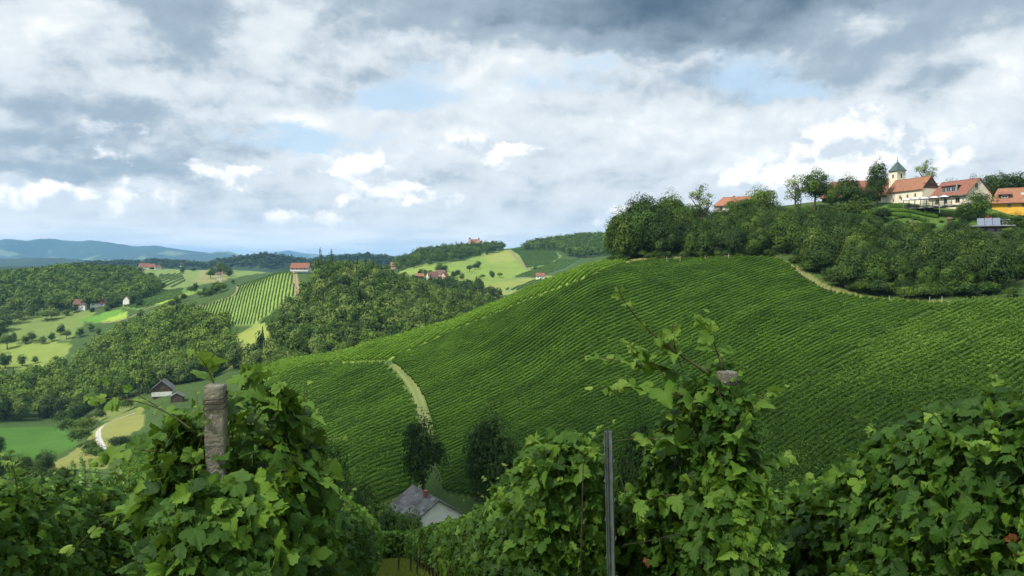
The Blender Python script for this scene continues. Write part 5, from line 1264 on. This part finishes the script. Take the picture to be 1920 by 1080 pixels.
def hedge(stations, per_m, size, r, lod=0, yellow=0.0015, tintshift=0.0, cap=True, z0=0.35):
    """leaves of one row. stations: (metres from row start, centre offset, half width, top height); start point in st0"""
    st0, stn = stations; st = np.array(stn, float)
    n = int((st[-1, 0] - st[0, 0]) * per_m)
    s = st[0, 0] + (st[-1, 0] - st[0, 0]) * r.random(n)
    if lod == 0 and cap: s = np.where(r.random(n) < 0.20, st[0, 0] + 0.46 * r.random(n), s)
    off, hw, top = (np.interp(s, st[:, 0], st[:, i]) for i in (1, 2, 3))
    th = r.random(n) * (math.pi + 0.5) - 0.25
    rad = 1.02 - 0.45 * r.random(n) ** 2.2
    near = s < st[0, 0] + 0.48
    rad = np.where(near, np.sqrt(r.random(n)), rad)
    cx_ = np.sign(np.cos(th)) * np.abs(np.cos(th)) ** 0.7; cz_ = np.sin(th)
    lump = 0.72 + 0.56 * vnoise(s * 2.3 + 40, th * 1.7 + off + 9, 12, 3)
    acr = off + hw * cx_ * rad * lump
    x = st0[0] + RD[0] * s + RN[0] * acr; y = st0[1] + RD[1] * s + RN[1] * acr
    gz_ = H(st0[0] + RD[0] * s, st0[1] + RD[1] * s)
    hh = np.where(cz_ > 0, z0 + (top - z0) * (0.45 + 0.55 * cz_ * rad * (0.5 + .5 * lump)), z0 + (top - z0) * .45 * (1 + cz_ * 3 * r.random(n)))
    # side leaves hang at every height of the wall
    side = r.random(n) < 0.55
    hh = np.where(side, z0 + (top - z0) * (0.05 + .9 * r.random(n)), hh)
    acr2 = off + np.sign(cx_) * hw * (0.62 + .5 * (lump - .7)) * np.sqrt(np.clip(1 - np.clip((hh - z0) / (top - z0) - .15, 0, 1) ** 3, .05, 1)) * (0.7 + .4 * rad)
    acr = np.where(side, acr2, acr)
    acr = np.where(near, off + hw * (r.random(n) * 2 - 1) * np.sqrt(np.clip(1.05 - ((hh - z0) / (top - z0)).clip(0, 1) ** 3, .02, 1)), acr)
    x = st0[0] + RD[0] * s + RN[0] * acr; y = st0[1] + RD[1] * s + RN[1] * acr
    c = np.stack([x, y, gz_ + hh], 1)
    outw = np.stack([RN[0] * np.sign(cx_), RN[1] * np.sign(cx_), np.zeros(n)], 1) * np.abs(np.where(side, 1, cx_))[:, None]
    outw[:, 2] += np.where(side, 0.15, np.maximum(cz_, 0))
    outw += np.where(near, 1.0, 0.0)[:, None] * np.array([-RD[0], -RD[1], 0.0])
    nr = outw + np.array([0, -0.12, 0.40]) + r.normal(0, .60, (n, 3))
    tip = np.array([0, 0, -1.0]) + outw * 0.45 + r.normal(0, .5, (n, 3))
    sz = size * np.clip(np.exp(r.normal(-.14, .34, n)), .36, 1.4)
    v, f, lco, k = leaves_np(c, nr, tip, sz, r, lod)
    patch = vnoise(x * 1.3, (gz_ + hh) * 1.6 + y * .5, 31, 3)
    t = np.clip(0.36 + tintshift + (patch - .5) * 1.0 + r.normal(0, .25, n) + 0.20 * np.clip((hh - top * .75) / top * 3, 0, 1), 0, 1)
    t = np.where(r.random(n) < yellow, 1.75 + .25 * r.random(n), t)
    return v, f, lco, np.repeat(t, k)
def cane(p0, pts, r0=0.006, k=5): return tube(np.array(pts), np.linspace(r0, r0 * .4, len(pts)), k)
def shoot_np(base, direction, length, r, nleaf=9, size=0.075, droop=0.3, r0=0.0045):
    """a young cane with leaves that get smaller towards its tip"""
    d = np.array(direction, float); d /= np.linalg.norm(d)
    t = np.linspace(0, 1, 8); side = r.normal(0, .12, 3)
    pts = np.array(base) + np.outer(t, d) * length + np.outer(t ** 2, side) * length - np.outer(t ** 2.5, [0, 0, droop * length])
    tv, tq = tube(pts, np.linspace(r0, r0 * .25, 8), 5)
    tt = np.sort(0.12 + .88 * r.random(nleaf)); tt[-1] = 1.0
    c = np.stack([np.interp(tt, t, pts[:, i]) for i in range(3)], 1)
    a = r.random(nleaf) * 6.28
    sd = np.stack([np.cos(a), np.sin(a), np.zeros(nleaf) + .1], 1)
    nr = np.array([0, -.3, .8]) + r.normal(0, .5, (nleaf, 3))
    v, f, lco, k = leaves_np(c + sd * .02, nr, sd + np.array([0, 0, -.35]), size * (1.15 - .8 * tt) * (.8 + .4 * r.random(nleaf)), r)
    tint = np.clip(.25 + .5 * tt + r.normal(0, .15, nleaf), 0, 1)
    return (tv, tq), (v, f, lco, np.repeat(tint, k))
def vine(name, label, st0, blocks, r, group=None, shoots=0, shoot_span=(0, 6), stocks=True, red=0, extra=None, maxh=2.0):
    """a row of vines: foliage, young shoots, canes and stocks"""
    g0 = float(H(st0[0], st0[1]))
    o = empty(name, (st0[0], st0[1], g0)); tag(o, label, 'vine row', group)
    org = np.array((st0[0], st0[1], g0))
    V, Fc, L, T, n = [], [], [], [], 0
    for stn, kw in blocks:
        v, f, l, t = hedge((st0, stn), r=r, **kw)
        V.append(v); Fc.append(f + n); L.append(l); T.append(t); n += len(v)
    v, f, l, t = np.concatenate(V), np.concatenate(Fc), np.concatenate(L), np.concatenate(T)
    link('foliage', mesh_np('foliage', v - org, f, M_NEAR, True, {'tint': ('FACE', t), 'lco': ('POINT', l)}), o)
    allst = sorted(sum([list(b_[0]) for b_ in blocks], []))
    sa = np.array(allst, float)
    todo = list(extra or [])
    for i in range(shoots):
        s = shoot_span[0] + (shoot_span[1] - shoot_span[0]) * r.random() ** 1.3
        off, hw, top = (np.interp(s, sa[:, 0], sa[:, j]) for j in (1, 2, 3))
        q = off + hw * (r.random() * 1.6 - .8)
        b0 = (st0[0] + RD[0] * s + RN[0] * q, st0[1] + RD[1] * s + RN[1] * q)
        b0 = (*b0, float(H(*b0)) + top * (0.80 + .12 * r.random()))
        todo.append((b0, (r.normal(0, .5), r.normal(0, .4), 1), 0.22 + .32 * r.random(), dict(nleaf=8, size=.085, droop=.2)))
    for b0, d, ln_, kw in todo:
        (tv, tq), (v, f, l, t) = shoot_np(b0, d, ln_, r, **kw)
        sh = mesh_np('shoot', np.concatenate([tv, v]) - np.array(b0), [tq, f + len(tv)], [M_CANE, M_TIP], True,
                     {'tint': ('FACE', np.concatenate([np.full(len(tq), .4), t])), 'lco': ('POINT', np.concatenate([np.zeros_like(tv), l]))}, np.r_[np.zeros(len(tq)), np.ones(len(f))])
        so = link('shoot', sh, o); so.location = np.array(b0) - org
    if red:
        s = shoot_span[0] + 1.2 * r.random(red); cx = r.random(red)
        off, hw, top = (np.interp(s, sa[:, 0], sa[:, j]) for j in (1, 2, 3))
        q = off - hw * (.55 + .4 * r.random(red)); x, y = st0[0] + RD[0] * s + RN[0] * q, st0[1] + RD[1] * s + RN[1] * q - .08
        c = np.stack([x, y, H(x, y) + top * (.45 + .25 * r.random(red))], 1)
        v, f, l, k = leaves_np(c, np.array([-.3, -.8, .4]) + r.normal(0, .4, (red, 3)), np.array([0, 0, -1.]) + r.normal(0, .4, (red, 3)), .045 + .03 * r.random(red), r)
        link('withered_leaves', mesh_np('withered_leaves', v - org, f, M_RED, True, {'tint': ('FACE', np.full(len(f), .5)), 'lco': ('POINT', l)}), o)
    if stocks:
        for s in np.arange(max(sa[0, 0], 0) + .4, min(sa[-1, 0], 26), 1.1):
            parts = []
            x, y = st0[0] + RD[0] * s, st0[1] + RD[1] * s; z = float(H(x, y))
            w = r.normal(0, .03, 2)
            parts.append(tube([(x, y, z - .1), (x + w[0], y + w[1], z + .35), (x - w[1], y + w[0], z + .75), (x + .12 * RD[0], y + .12 * RD[1], z + 1.0)], [.032, .026, .024, .014], 6))
            for s2 in np.arange(s - .5, s + .5, .16) if s < 7 else ():     # the canes this vine sends up through the leaf wall
                off, hw, top = (np.interp(s2, sa[:, 0], sa[:, j]) for j in (1, 2, 3))
                a0, a1 = r.normal(0, .08), r.normal(0, hw * .45)
                x0, y0 = st0[0] + RD[0] * s2 + RN[0] * (off + a0), st0[1] + RD[1] * s2 + RN[1] * (off + a0)
                x1, y1 = st0[0] + RD[0] * (s2 + r.normal(0, .15)) + RN[0] * (off + a1), st0[1] + RD[1] * s2 + RN[1] * (off + a1)
                z = float(H(x0, y0))
                parts.append(tube([(x + .12 * RD[0], y + .12 * RD[1], z + .95), (x0, y0, z + 1.0), ((x0 + x1) / 2, (y0 + y1) / 2, z + 1.0 + (top - 1.0) * .55), (x1, y1, z + top * .96)], [.009, .006, .005, .003], 5))
            v, q = join(parts); p0 = np.array((x, y, float(H(x, y))))
            ko = link('vine_stock', mesh_np('vine_stock', v - p0, q, M_STOCK, True), o); ko.location = p0 - org
    return o
fr = np.random.default_rng(101)
NEAR = dict(per_m=2900, size=0.074)
MIDL = dict(per_m=1500, size=0.088, lod=1, cap=False)
FARL = dict(per_m=300, size=0.17, lod=1, cap=False)
A0 = P(405, HZ, 3.32)[:2]
vine('vine_row', 'big leafy vine row wrapped round the concrete post at the left', A0,
     [([(-.55, .02, .30, 1.05), (-.30, .05, .37, 1.62), (-.08, .05, .41, 1.80), (.02, .04, .43, 1.90), (.12, .03, .42, 2.10), (.5, .04, .40, 2.08), (1.5, -.06, .38, 1.88), (3.2, -.12, .38, 1.8)], dict(NEAR, per_m=3700, size=.076)),
      ([(3.2, -.12, .38, 1.8), (6, -.12, .40, 1.85), (11, -.05, .44, 1.9)], MIDL), ([(11, -.05, .44, 1.9), (24, 0, .46, 1.95), (42, 0, .46, 1.9)], dict(FARL, tintshift=.2))],
     fr, shoots=46, shoot_span=(.0, 9), red=9,
     extra=[((A0[0] - .12, A0[1], H(*A0) + 1.9), (-.9, 0, .75), .42, dict(nleaf=9, size=.10, droop=.3)), ((A0[0] - .2, A0[1] + .1, H(*A0) + 1.75), (-1.3, 0, .35), .45, dict(nleaf=9, size=.11, droop=.3)),
            ((A0[0] + .12, A0[1] + .1, H(*A0) + 1.9), (.6, 0, .8), .40, dict(nleaf=8, size=.10, droop=.3)), ((A0[0] - .04, A0[1] + .12, H(*A0) + 2.0), (-.25, 0, 1), .26, dict(nleaf=8, size=.11, droop=.3)),
            ((A0[0] - .15, A0[1] - .05, H(*A0) + 1.6), (-1.2, -.2, .0), .45, dict(nleaf=9, size=.12, droop=.3)), ((A0[0] + .05, A0[1] + .12, H(*A0) + 2.02), (.3, 0, 1), .22, dict(nleaf=8, size=.12, droop=.3))])
B0 = P(1146, HZ, 4.5)[:2]
vine('vine_row', 'vine row right of the grass path, ending at the grey metal post', B0,
     [([(.08, -.24, .22, 1.80), (.35, -.2, .34, 1.98), (1.2, -.05, .42, 1.95), (3.2, .08, .38, 1.86)], dict(NEAR, per_m=2900, tintshift=.10)),
      ([(3.2, .08, .38, 1.86), (6, .2, .38, 1.7), (11, .35, .38, 1.6)], dict(MIDL, tintshift=.15)), ([(11, .35, .38, 1.6), (24, .4, .40, 1.6), (44, .3, .42, 1.7)], dict(FARL, tintshift=.25))],
     fr, shoots=60, shoot_span=(.0, 10))
C0 = P(1362, HZ, 4.5)[:2]; hc = float(H(*C0))
vine('vine_row', 'shaggy vine heaped over the second concrete post with one long bare shoot', C0,
     [([(-.45, -.03, .20, 1.2), (-.22, -.02, .23, 1.85), (-.10, -.02, .23, 2.22), (.1, -.03, .24, 2.32), (.35, -.10, .24, 2.15), (.7, -.12, .28, 1.6), (1.3, -.1, .34, 1.42), (3.4, 0, .42, 1.5)], dict(NEAR, per_m=2800, tintshift=.02)),
      ([(3.4, 0, .45, 1.65), (7, 0, .46, 1.7), (12, 0, .46, 1.8)], MIDL)],
     fr, shoots=22, shoot_span=(-.2, 3), red=4,
     extra=[((C0[0] - .10, C0[1], hc + 2.22), (-.73, 0, .46), .90, dict(nleaf=12, size=.085, droop=-.18, r0=.009)), ((C0[0] - .25, C0[1] + .05, hc + 2.2), (-1.0, .1, .30), .55, dict(nleaf=12, size=.13, droop=.05, r0=.007)),
            ((C0[0] - .1, C0[1] - .05, hc + 2.05), (-1.0, -.1, .35), .62, dict(nleaf=12, size=.14, droop=.2, r0=.007)), ((C0[0] - .2, C0[1], hc + 1.8), (-1.0, 0, .3), .52, dict(nleaf=10, size=.14, droop=.3)),
            ((C0[0] - .2, C0[1], hc + 1.5), (-1.0, 0, .25), .45, dict(nleaf=10, size=.14, droop=.4)), ((C0[0] - .02, C0[1], hc + 2.25), (-.3, 0, 1), .36, dict(nleaf=9, size=.11, droop=.1)),
            ((C0[0] - .25, C0[1], hc + 2.25), (-.4, 0, 1), .34, dict(nleaf=9, size=.11, droop=.2)), ((C0[0] + .12, C0[1], hc + 2.0), (.6, 0, .7), .34, dict(nleaf=9, size=.11, droop=.4)),
            ((C0[0] + .12, C0[1], hc + 1.7), (.9, 0, .4), .34, dict(nleaf=9, size=.12, droop=.5)), ((C0[0] - .35, C0[1], hc + 2.2), (-.6, 0, .8), .34, dict(nleaf=9, size=.12, droop=.3))])
D0 = P(2060, HZ, 3.4)[:2]
vine('vine_row', 'dense dark vine row rising to the right edge behind the second concrete post', D0,
     [([(-.8, 0, .45, 1.9), (.4, 0, .46, 2.02), (1.0, 0, .45, 1.92), (1.7, 0, .44, 1.66), (2.5, 0, .44, 1.52), (4, 0, .44, 1.55)], dict(NEAR, per_m=3300)),
      ([(4, 0, .44, 1.62), (8, 0, .46, 1.75), (14, 0, .46, 1.8)], MIDL)],
     fr, shoots=44, shoot_span=(-.2, 5), red=3)
Z0 = P(-60, HZ, 5.2)[:2]
vine('vine_row', 'vine row in the lower left corner, left of the big leafy vine', Z0,
     [([(-1.0, 0, .45, 1.75), (0, 0, .46, 1.85), (2.2, 0, .42, 1.90), (2.7, 0, .34, 2.10), (3.0, 0, .28, 1.9)], dict(NEAR, per_m=2300, yellow=.004, tintshift=.08)),],
     fr, shoots=34, shoot_span=(-.6, 2.9), red=9)
vine('vine_row', 'lower yellowish vine row glimpsed between the left corner row and the big leafy vine', P(215, HZ, 10.5)[:2],
     [([(0, 0, .42, 1.7), (6, 0, .45, 1.8), (20, 0, .46, 1.9)], dict(MIDL, yellow=.22, tintshift=.3, per_m=420))], fr, shoots=10, shoot_span=(0, 4))
for k, off in enumerate((4.9, 6.8, 8.7)):
    vine('vine_row', ['first', 'second', 'third'][k] + ' vine row beyond the dense dark row at the right edge', np.array(A0) + RN * off, [([(-1, 0, .45, 1.5), (18, 0, .46, 1.55), (36, 0, .46, 1.7)], dict(FARL, per_m=260))], fr, stocks=False)
# the row that closes the foot of the path, and its neighbours further down
for k, (off, s0, s1, lb) in enumerate([(3.3, 16, 40, 'far part of the row down the slope right of the path'), (5.4, 12, 40, 'row lower down the slope beyond the metal post'), (-2.8, 32, 50, 'row lower down the slope left of the path')]):
    p0 = np.array(A0) + RN * (off - .0) + RD * s0
    vine('vine_row', lb, p0, [([(0, 0, .48, 1.75), ((s1 - s0) / 2, 0, .48, 1.8), (s1 - s0, 0, .48, 1.8)], dict(FARL, tintshift=.25))], fr, stocks=False)
e0 = np.array(A0) + RD * 45.5
def cross_row():
    r = fr; n = 3800; t = r.random(n) * 8 - 2.5
    x = e0[0] + RN[0] * t + .5 * r.normal(0, .5, n); y = e0[1] + RN[1] * t + .35 * r.normal(0, 1, n); hh = .2 + 1.7 * r.random(n) ** .8
    c = np.stack([x, y, H(x, y) + hh], 1)
    v, f, l, k = leaves_np(c, np.array([0, -.8, .7]) + r.normal(0, .5, (n, 3)), np.array([0, -.2, -1.]) + r.normal(0, .4, (n, 3)), .17 + .06 * r.random(n), r, 1)
    o = link('vine_row', mesh_np('vine_row', v - c[0], f, M_NEAR, True, {'tint': ('FACE', np.repeat(np.clip(.7 + r.normal(0, .2, n), 0, 1), k)), 'lco': ('POINT', l)})); o.location = c[0]
    tag(o, 'short bright vine row closing the lower end of the grass path', 'vine row')
cross_row()

# ---- posts
M_CONC = flat_mat('weathered_concrete', (0.26, 0.235, 0.19), (0.13, 0.12, 0.095), 9, 0.95, 0.9, 60)
S.nt = M_CONC.node_tree
_b = M_CONC.node_tree.nodes['Principled BSDF']; _src = _b.inputs['Base Color'].links[0].from_socket
_c = mixc(ramp(noise(objco(), 55, 3, .6, dim='3D'), .58, .72, 0, .7), S(_src), (0.42, 0.40, 0.34))
_c = mixc(ramp(noise(objco(), 16, 5, .65, dim='3D'), .56, .70, 0, .75), _c, (0.10, 0.105, 0.07))
M_CONC.node_tree.links.new(_c.s, _b.inputs['Base Color'])
M_STEEL = flat_mat('galvanised_steel', (0.22, 0.25, 0.28), (0.13, 0.15, 0.17), 14, 0.5, 0.25, 50, spec=0.5)
M_STEEL.node_tree.nodes['Principled BSDF'].inputs['Metallic'].default_value = 0.75
M_WIRE = flat_mat('old_wire', (0.045, 0.040, 0.036), (0.03, 0.026, 0.024), 20, 0.6)
def concrete_post(p, top_z, w, rz, label, lean=0.0):
    z0 = float(H(p[0], p[1])) - .2; h = top_z - z0
    o = empty('concrete_post', (p[0], p[1], z0), rz); o.rotation_euler = (0, lean, rz); tag(o, label, 'post')
    bm = bmesh.new(); bmesh.ops.create_cube(bm, size=1)
    bmesh.ops.scale(bm, vec=(w, w * .95, h), verts=bm.verts); bmesh.ops.translate(bm, vec=(0, 0, h / 2), verts=bm.verts)
    bmesh.ops.bevel(bm, geom=[e for e in bm.edges], offset=w * .10, segments=2, affect='EDGES', profile=.6)
    bmesh.ops.subdivide_edges(bm, edges=[e for e in bm.edges if e.calc_length() > .5], cuts=40)
    for v in bm.verts:
        n = Vector((math.sin(v.co.z * 31 + v.co.x * 60), math.cos(v.co.z * 23 + v.co.y * 50), 0))
        v.co += n * .0016
        if v.co.z > h - .03: v.co.z += .006 * math.sin(v.co.x * 90) * math.cos(v.co.y * 70)
    bm_obj('shaft', bm, M_CONC, o, True)
    a = np.linspace(0, 7.4 * math.pi, 180); q = w * .5 + .004             # one wire wound round and round below the top
    sx = q * np.sign(np.cos(a)) * np.abs(np.cos(a)) ** .25; sy = q * np.sign(np.sin(a)) * np.abs(np.sin(a)) ** .25
    parts = [tube(np.stack([sx, sy, h - .045 - .075 * (a / a[-1]) ** 1.6 + .012 * np.sin(a + 1)], 1), np.full(180, .0030), 6)]
    v, q = join(parts); link('wire_wrap', mesh_np('wire_wrap', v, q, M_WIRE, True), o)
    return o
tz = lambda py, d: -(py - HZ) / F * d
concrete_post(P(405, HZ, 3.32), tz(722, 3.32), .080, R(8), 'grey weathered concrete post bound with dark wire at the left, rising from the big vine', R(-.2))
concrete_post(P(1362, HZ, 4.5), tz(697, 4.5) , .085, R(20), 'second concrete post, nearly buried in the shaggy vine right of the metal post', R(.2))
def metal_post(p, top_z, label, lean=(0, 0)):
    z0 = float(H(p[0], p[1])) - .2; h = top_z - z0
    o = empty('metal_post', (p[0], p[1], z0), R(-20)); o.rotation_euler = (lean[0], lean[1], R(-20)); tag(o, label, 'post')
    # open hat profile with hooks along its edges
    prof = [(-.022, -.012), (-.022, .010), (-.010, .010), (-.006, .022), (.006, .022), (.010, .010), (.022, .010), (.022, -.012), (.019, -.012), (.019, .006), (.008, .006), (.004, .018), (-.004, .018), (-.008, .006), (-.019, .006), (-.019, -.012)]
    bm = bmesh.new(); k = len(prof)
    lo = [bm.verts.new((x, y, 0)) for x, y in prof]; hi = [bm.verts.new((x, y, h)) for x, y in prof]
    for i in range(k): bm.faces.new((lo[i], lo[(i + 1) % k], hi[(i + 1) % k], hi[i]))
    bm.faces.new(hi); bm.faces.new(lo[::-1])
    bm_obj('shaft', bm, M_STEEL, o)
    for i in range(9):
        bm = bmesh.new(); bmesh.ops.create_cube(bm, size=1)
        bmesh.ops.scale(bm, vec=(.010, .006, .022), verts=bm.verts); bmesh.ops.rotate(bm, cent=(0, 0, 0), matrix=Matrix.Rotation(R(25), 3, 'Y'), verts=bm.verts)
        bmesh.ops.translate(bm, vec=(.026 if i % 2 else -.026, 0, h - .06 - i * .11), verts=bm.verts)
        bm_obj('hook', bm, M_STEEL, o)
    return o
metal_post(P(1160, HZ, 4.42), tz(812, 4.42), 'grey galvanised metal post at the near end of the row right of the path', (0, R(-1.5)))
for px, d, py in [(745, 27, 1046), (768, 25, 1058), (780, 23.5, 1066)]:
    metal_post(P(px, HZ, d), float(H(*P(px, HZ, d)[:2])) + .75, {745: 'farthest of three short stakes along the foot of the row right of the path', 768: 'middle of three short stakes along the foot of the row right of the path', 780: 'nearest of three short stakes along the foot of the row right of the path'}[px])
def wire(p, q, sag, label):
    t = np.linspace(0, 1, 24)[:, None]; pts = np.array(p) * (1 - t) + np.array(q) * t; pts[:, 2] -= sag * 4 * (t * (1 - t)).ravel()
    v, qd = tube(pts, np.full(24, .0022), 5)
    o = link('trellis_wire', mesh_np('trellis_wire', v - pts[0], qd, M_WIRE, True)); o.location = pts[0]; tag(o, label, 'wire')
def rowpt(p0, s, h, off=0):
    x, y = p0[0] + RD[0] * s + RN[0] * off, p0[1] + RD[1] * s + RN[1] * off; return (x, y, float(H(x, y)) + h)
for h_, w_ in ((1.02, 'lowest'), (1.42, 'middle'), (1.82, 'top')):
    wire(rowpt(P(1160, HZ, 4.42)[:2], 0, h_ - .1, .02), rowpt(P(1160, HZ, 4.42)[:2], 12, h_, 0), .03, w_ + ' trellis wire of the row at the grey metal post')
wire(rowpt(P(1172, HZ, 4.45)[:2], 0, 1.25), rowpt(P(1362, HZ, 4.5)[:2], 0, 1.38), .02, 'dark slack wire between the metal post and the second concrete post')
wire(rowpt(P(1172, HZ, 4.45)[:2], 0, .85), rowpt(P(1362, HZ, 4.5)[:2], 0, .95), .02, 'lower dark wire between the metal post and the second concrete post')
wire(rowpt(Z0, -1, 2.02), rowpt(Z0, 3.4, 2.12), .02, 'upper of the two wires over the vine row in the lower left corner')
wire(rowpt(Z0, -1, 1.92), rowpt(Z0, 3.4, 2.02), .03, 'lower of the two wires over the vine row in the lower left corner')

# ---- grass of the path between the rows
def grass():
    r = np.random.default_rng(8); n = 26000
    s = 13 + 34 * r.random(n); a = r.normal(0, .62, n) + 1.05
    x = A0[0] + RD[0] * s + RN[0] * a; y = A0[1] + RD[1] * s + RN[1] * a; z = H(x, y)
    h = .10 + .16 * r.random(n); an = r.random(n) * 6.28; w = .012 + .012 * r.random(n)
    b0 = np.stack([x, y, z - .01], 1); sd = np.stack([np.cos(an), np.sin(an), an * 0], 1) * w[:, None]
    tip = b0 + np.stack([r.normal(0, .05, n), r.normal(0, .05, n), h], 1)
    v = np.stack([b0 - sd, b0 + sd, tip], 1).reshape(-1, 3)
    t = np.clip(r.normal(.5, .25, n), 0, 1); t = np.where(r.random(n) < .07, 1.9, t)
    m_ = leaf_mat('path_grass', (0.15, 0.21, 0.035), (0.27, 0.32, 0.06), (0.40, 0.41, 0.11), yellow=(0.45, 0.36, 0.05), trans=.25, rnd=0)
    tag(link('grass', mesh_np('grass', v, np.arange(n * 3).reshape(n, 3), m_, False, {'tint': ('FACE', t)})), 'short grass with yellow flowers on the path between the vine rows', 'grass', kind='stuff')
grass()
# ------------------------------------------------------------------ a cloud added out of view to shade the near slope
def added_shade_cloud():
    bm = bmesh.new(); bmesh.ops.create_icosphere(bm, subdivisions=6, radius=1.0)
    co = np.array([v.co[:] for v in bm.verts])
    k = 1 + .55 * (vnoise(co[:, 0] * 2.2 + 9, co[:, 1] * 2.2 + co[:, 2] * 1.7, 61, 5) - .5) + .25 * (vnoise(co[:, 0] * 6 + 3, co[:, 1] * 6 + co[:, 2] * 5, 62, 3) - .5)
    for v, kk in zip(bm.verts, k):
        z = v.co.z * kk; v.co = Vector((v.co.x * kk * 92, v.co.y * kk * 80, z * 70 if z > 0 else z * 28))
    m, nt, b = new_mat('added_cloud_vapour'); b.inputs['Base Color'].default_value = (.85, .86, .88, 1); b.inputs['Roughness'].default_value = 1
    o = bm_obj('cloud', bm, m, None, True)
    o.location = Vector((10, 95, -32)) + sun_dir * (745 / sun_dir.z)
    tag(o, 'unseen cloud added between the sun and the near slope to shade it', 'cloud', kind='stuff')
added_shade_cloud()

# ------------------------------------------------------------------ the air over the valley
def haze():
    bm = bmesh.new(); zt = float(GZ.max()) + 8
    boxm(bm, -30000, 30000, -60, 25000, float(GZ.min()) - 1.5, zt)
    bmesh.ops.recalc_face_normals(bm, faces=bm.faces)
    m = bpy.data.materials.new('valley_air'); m.use_nodes = True; nt = m.node_tree
    for n in list(nt.nodes): nt.nodes.remove(n)
    out = nt.nodes.new('ShaderNodeOutputMaterial'); v = nt.nodes.new('ShaderNodeVolumePrincipled')
    v.inputs['Color'].default_value = (0.30, 0.60, 1.0, 1); v.inputs['Density'].default_value = HAZE; v.inputs['Anisotropy'].default_value = 0.2
    nt.links.new(v.outputs[0], out.inputs['Volume'])
    tag(bm_obj('haze', bm, m), 'thin blue summer haze over the valley', 'haze', kind='stuff')
HAZE = 0.00006
haze()
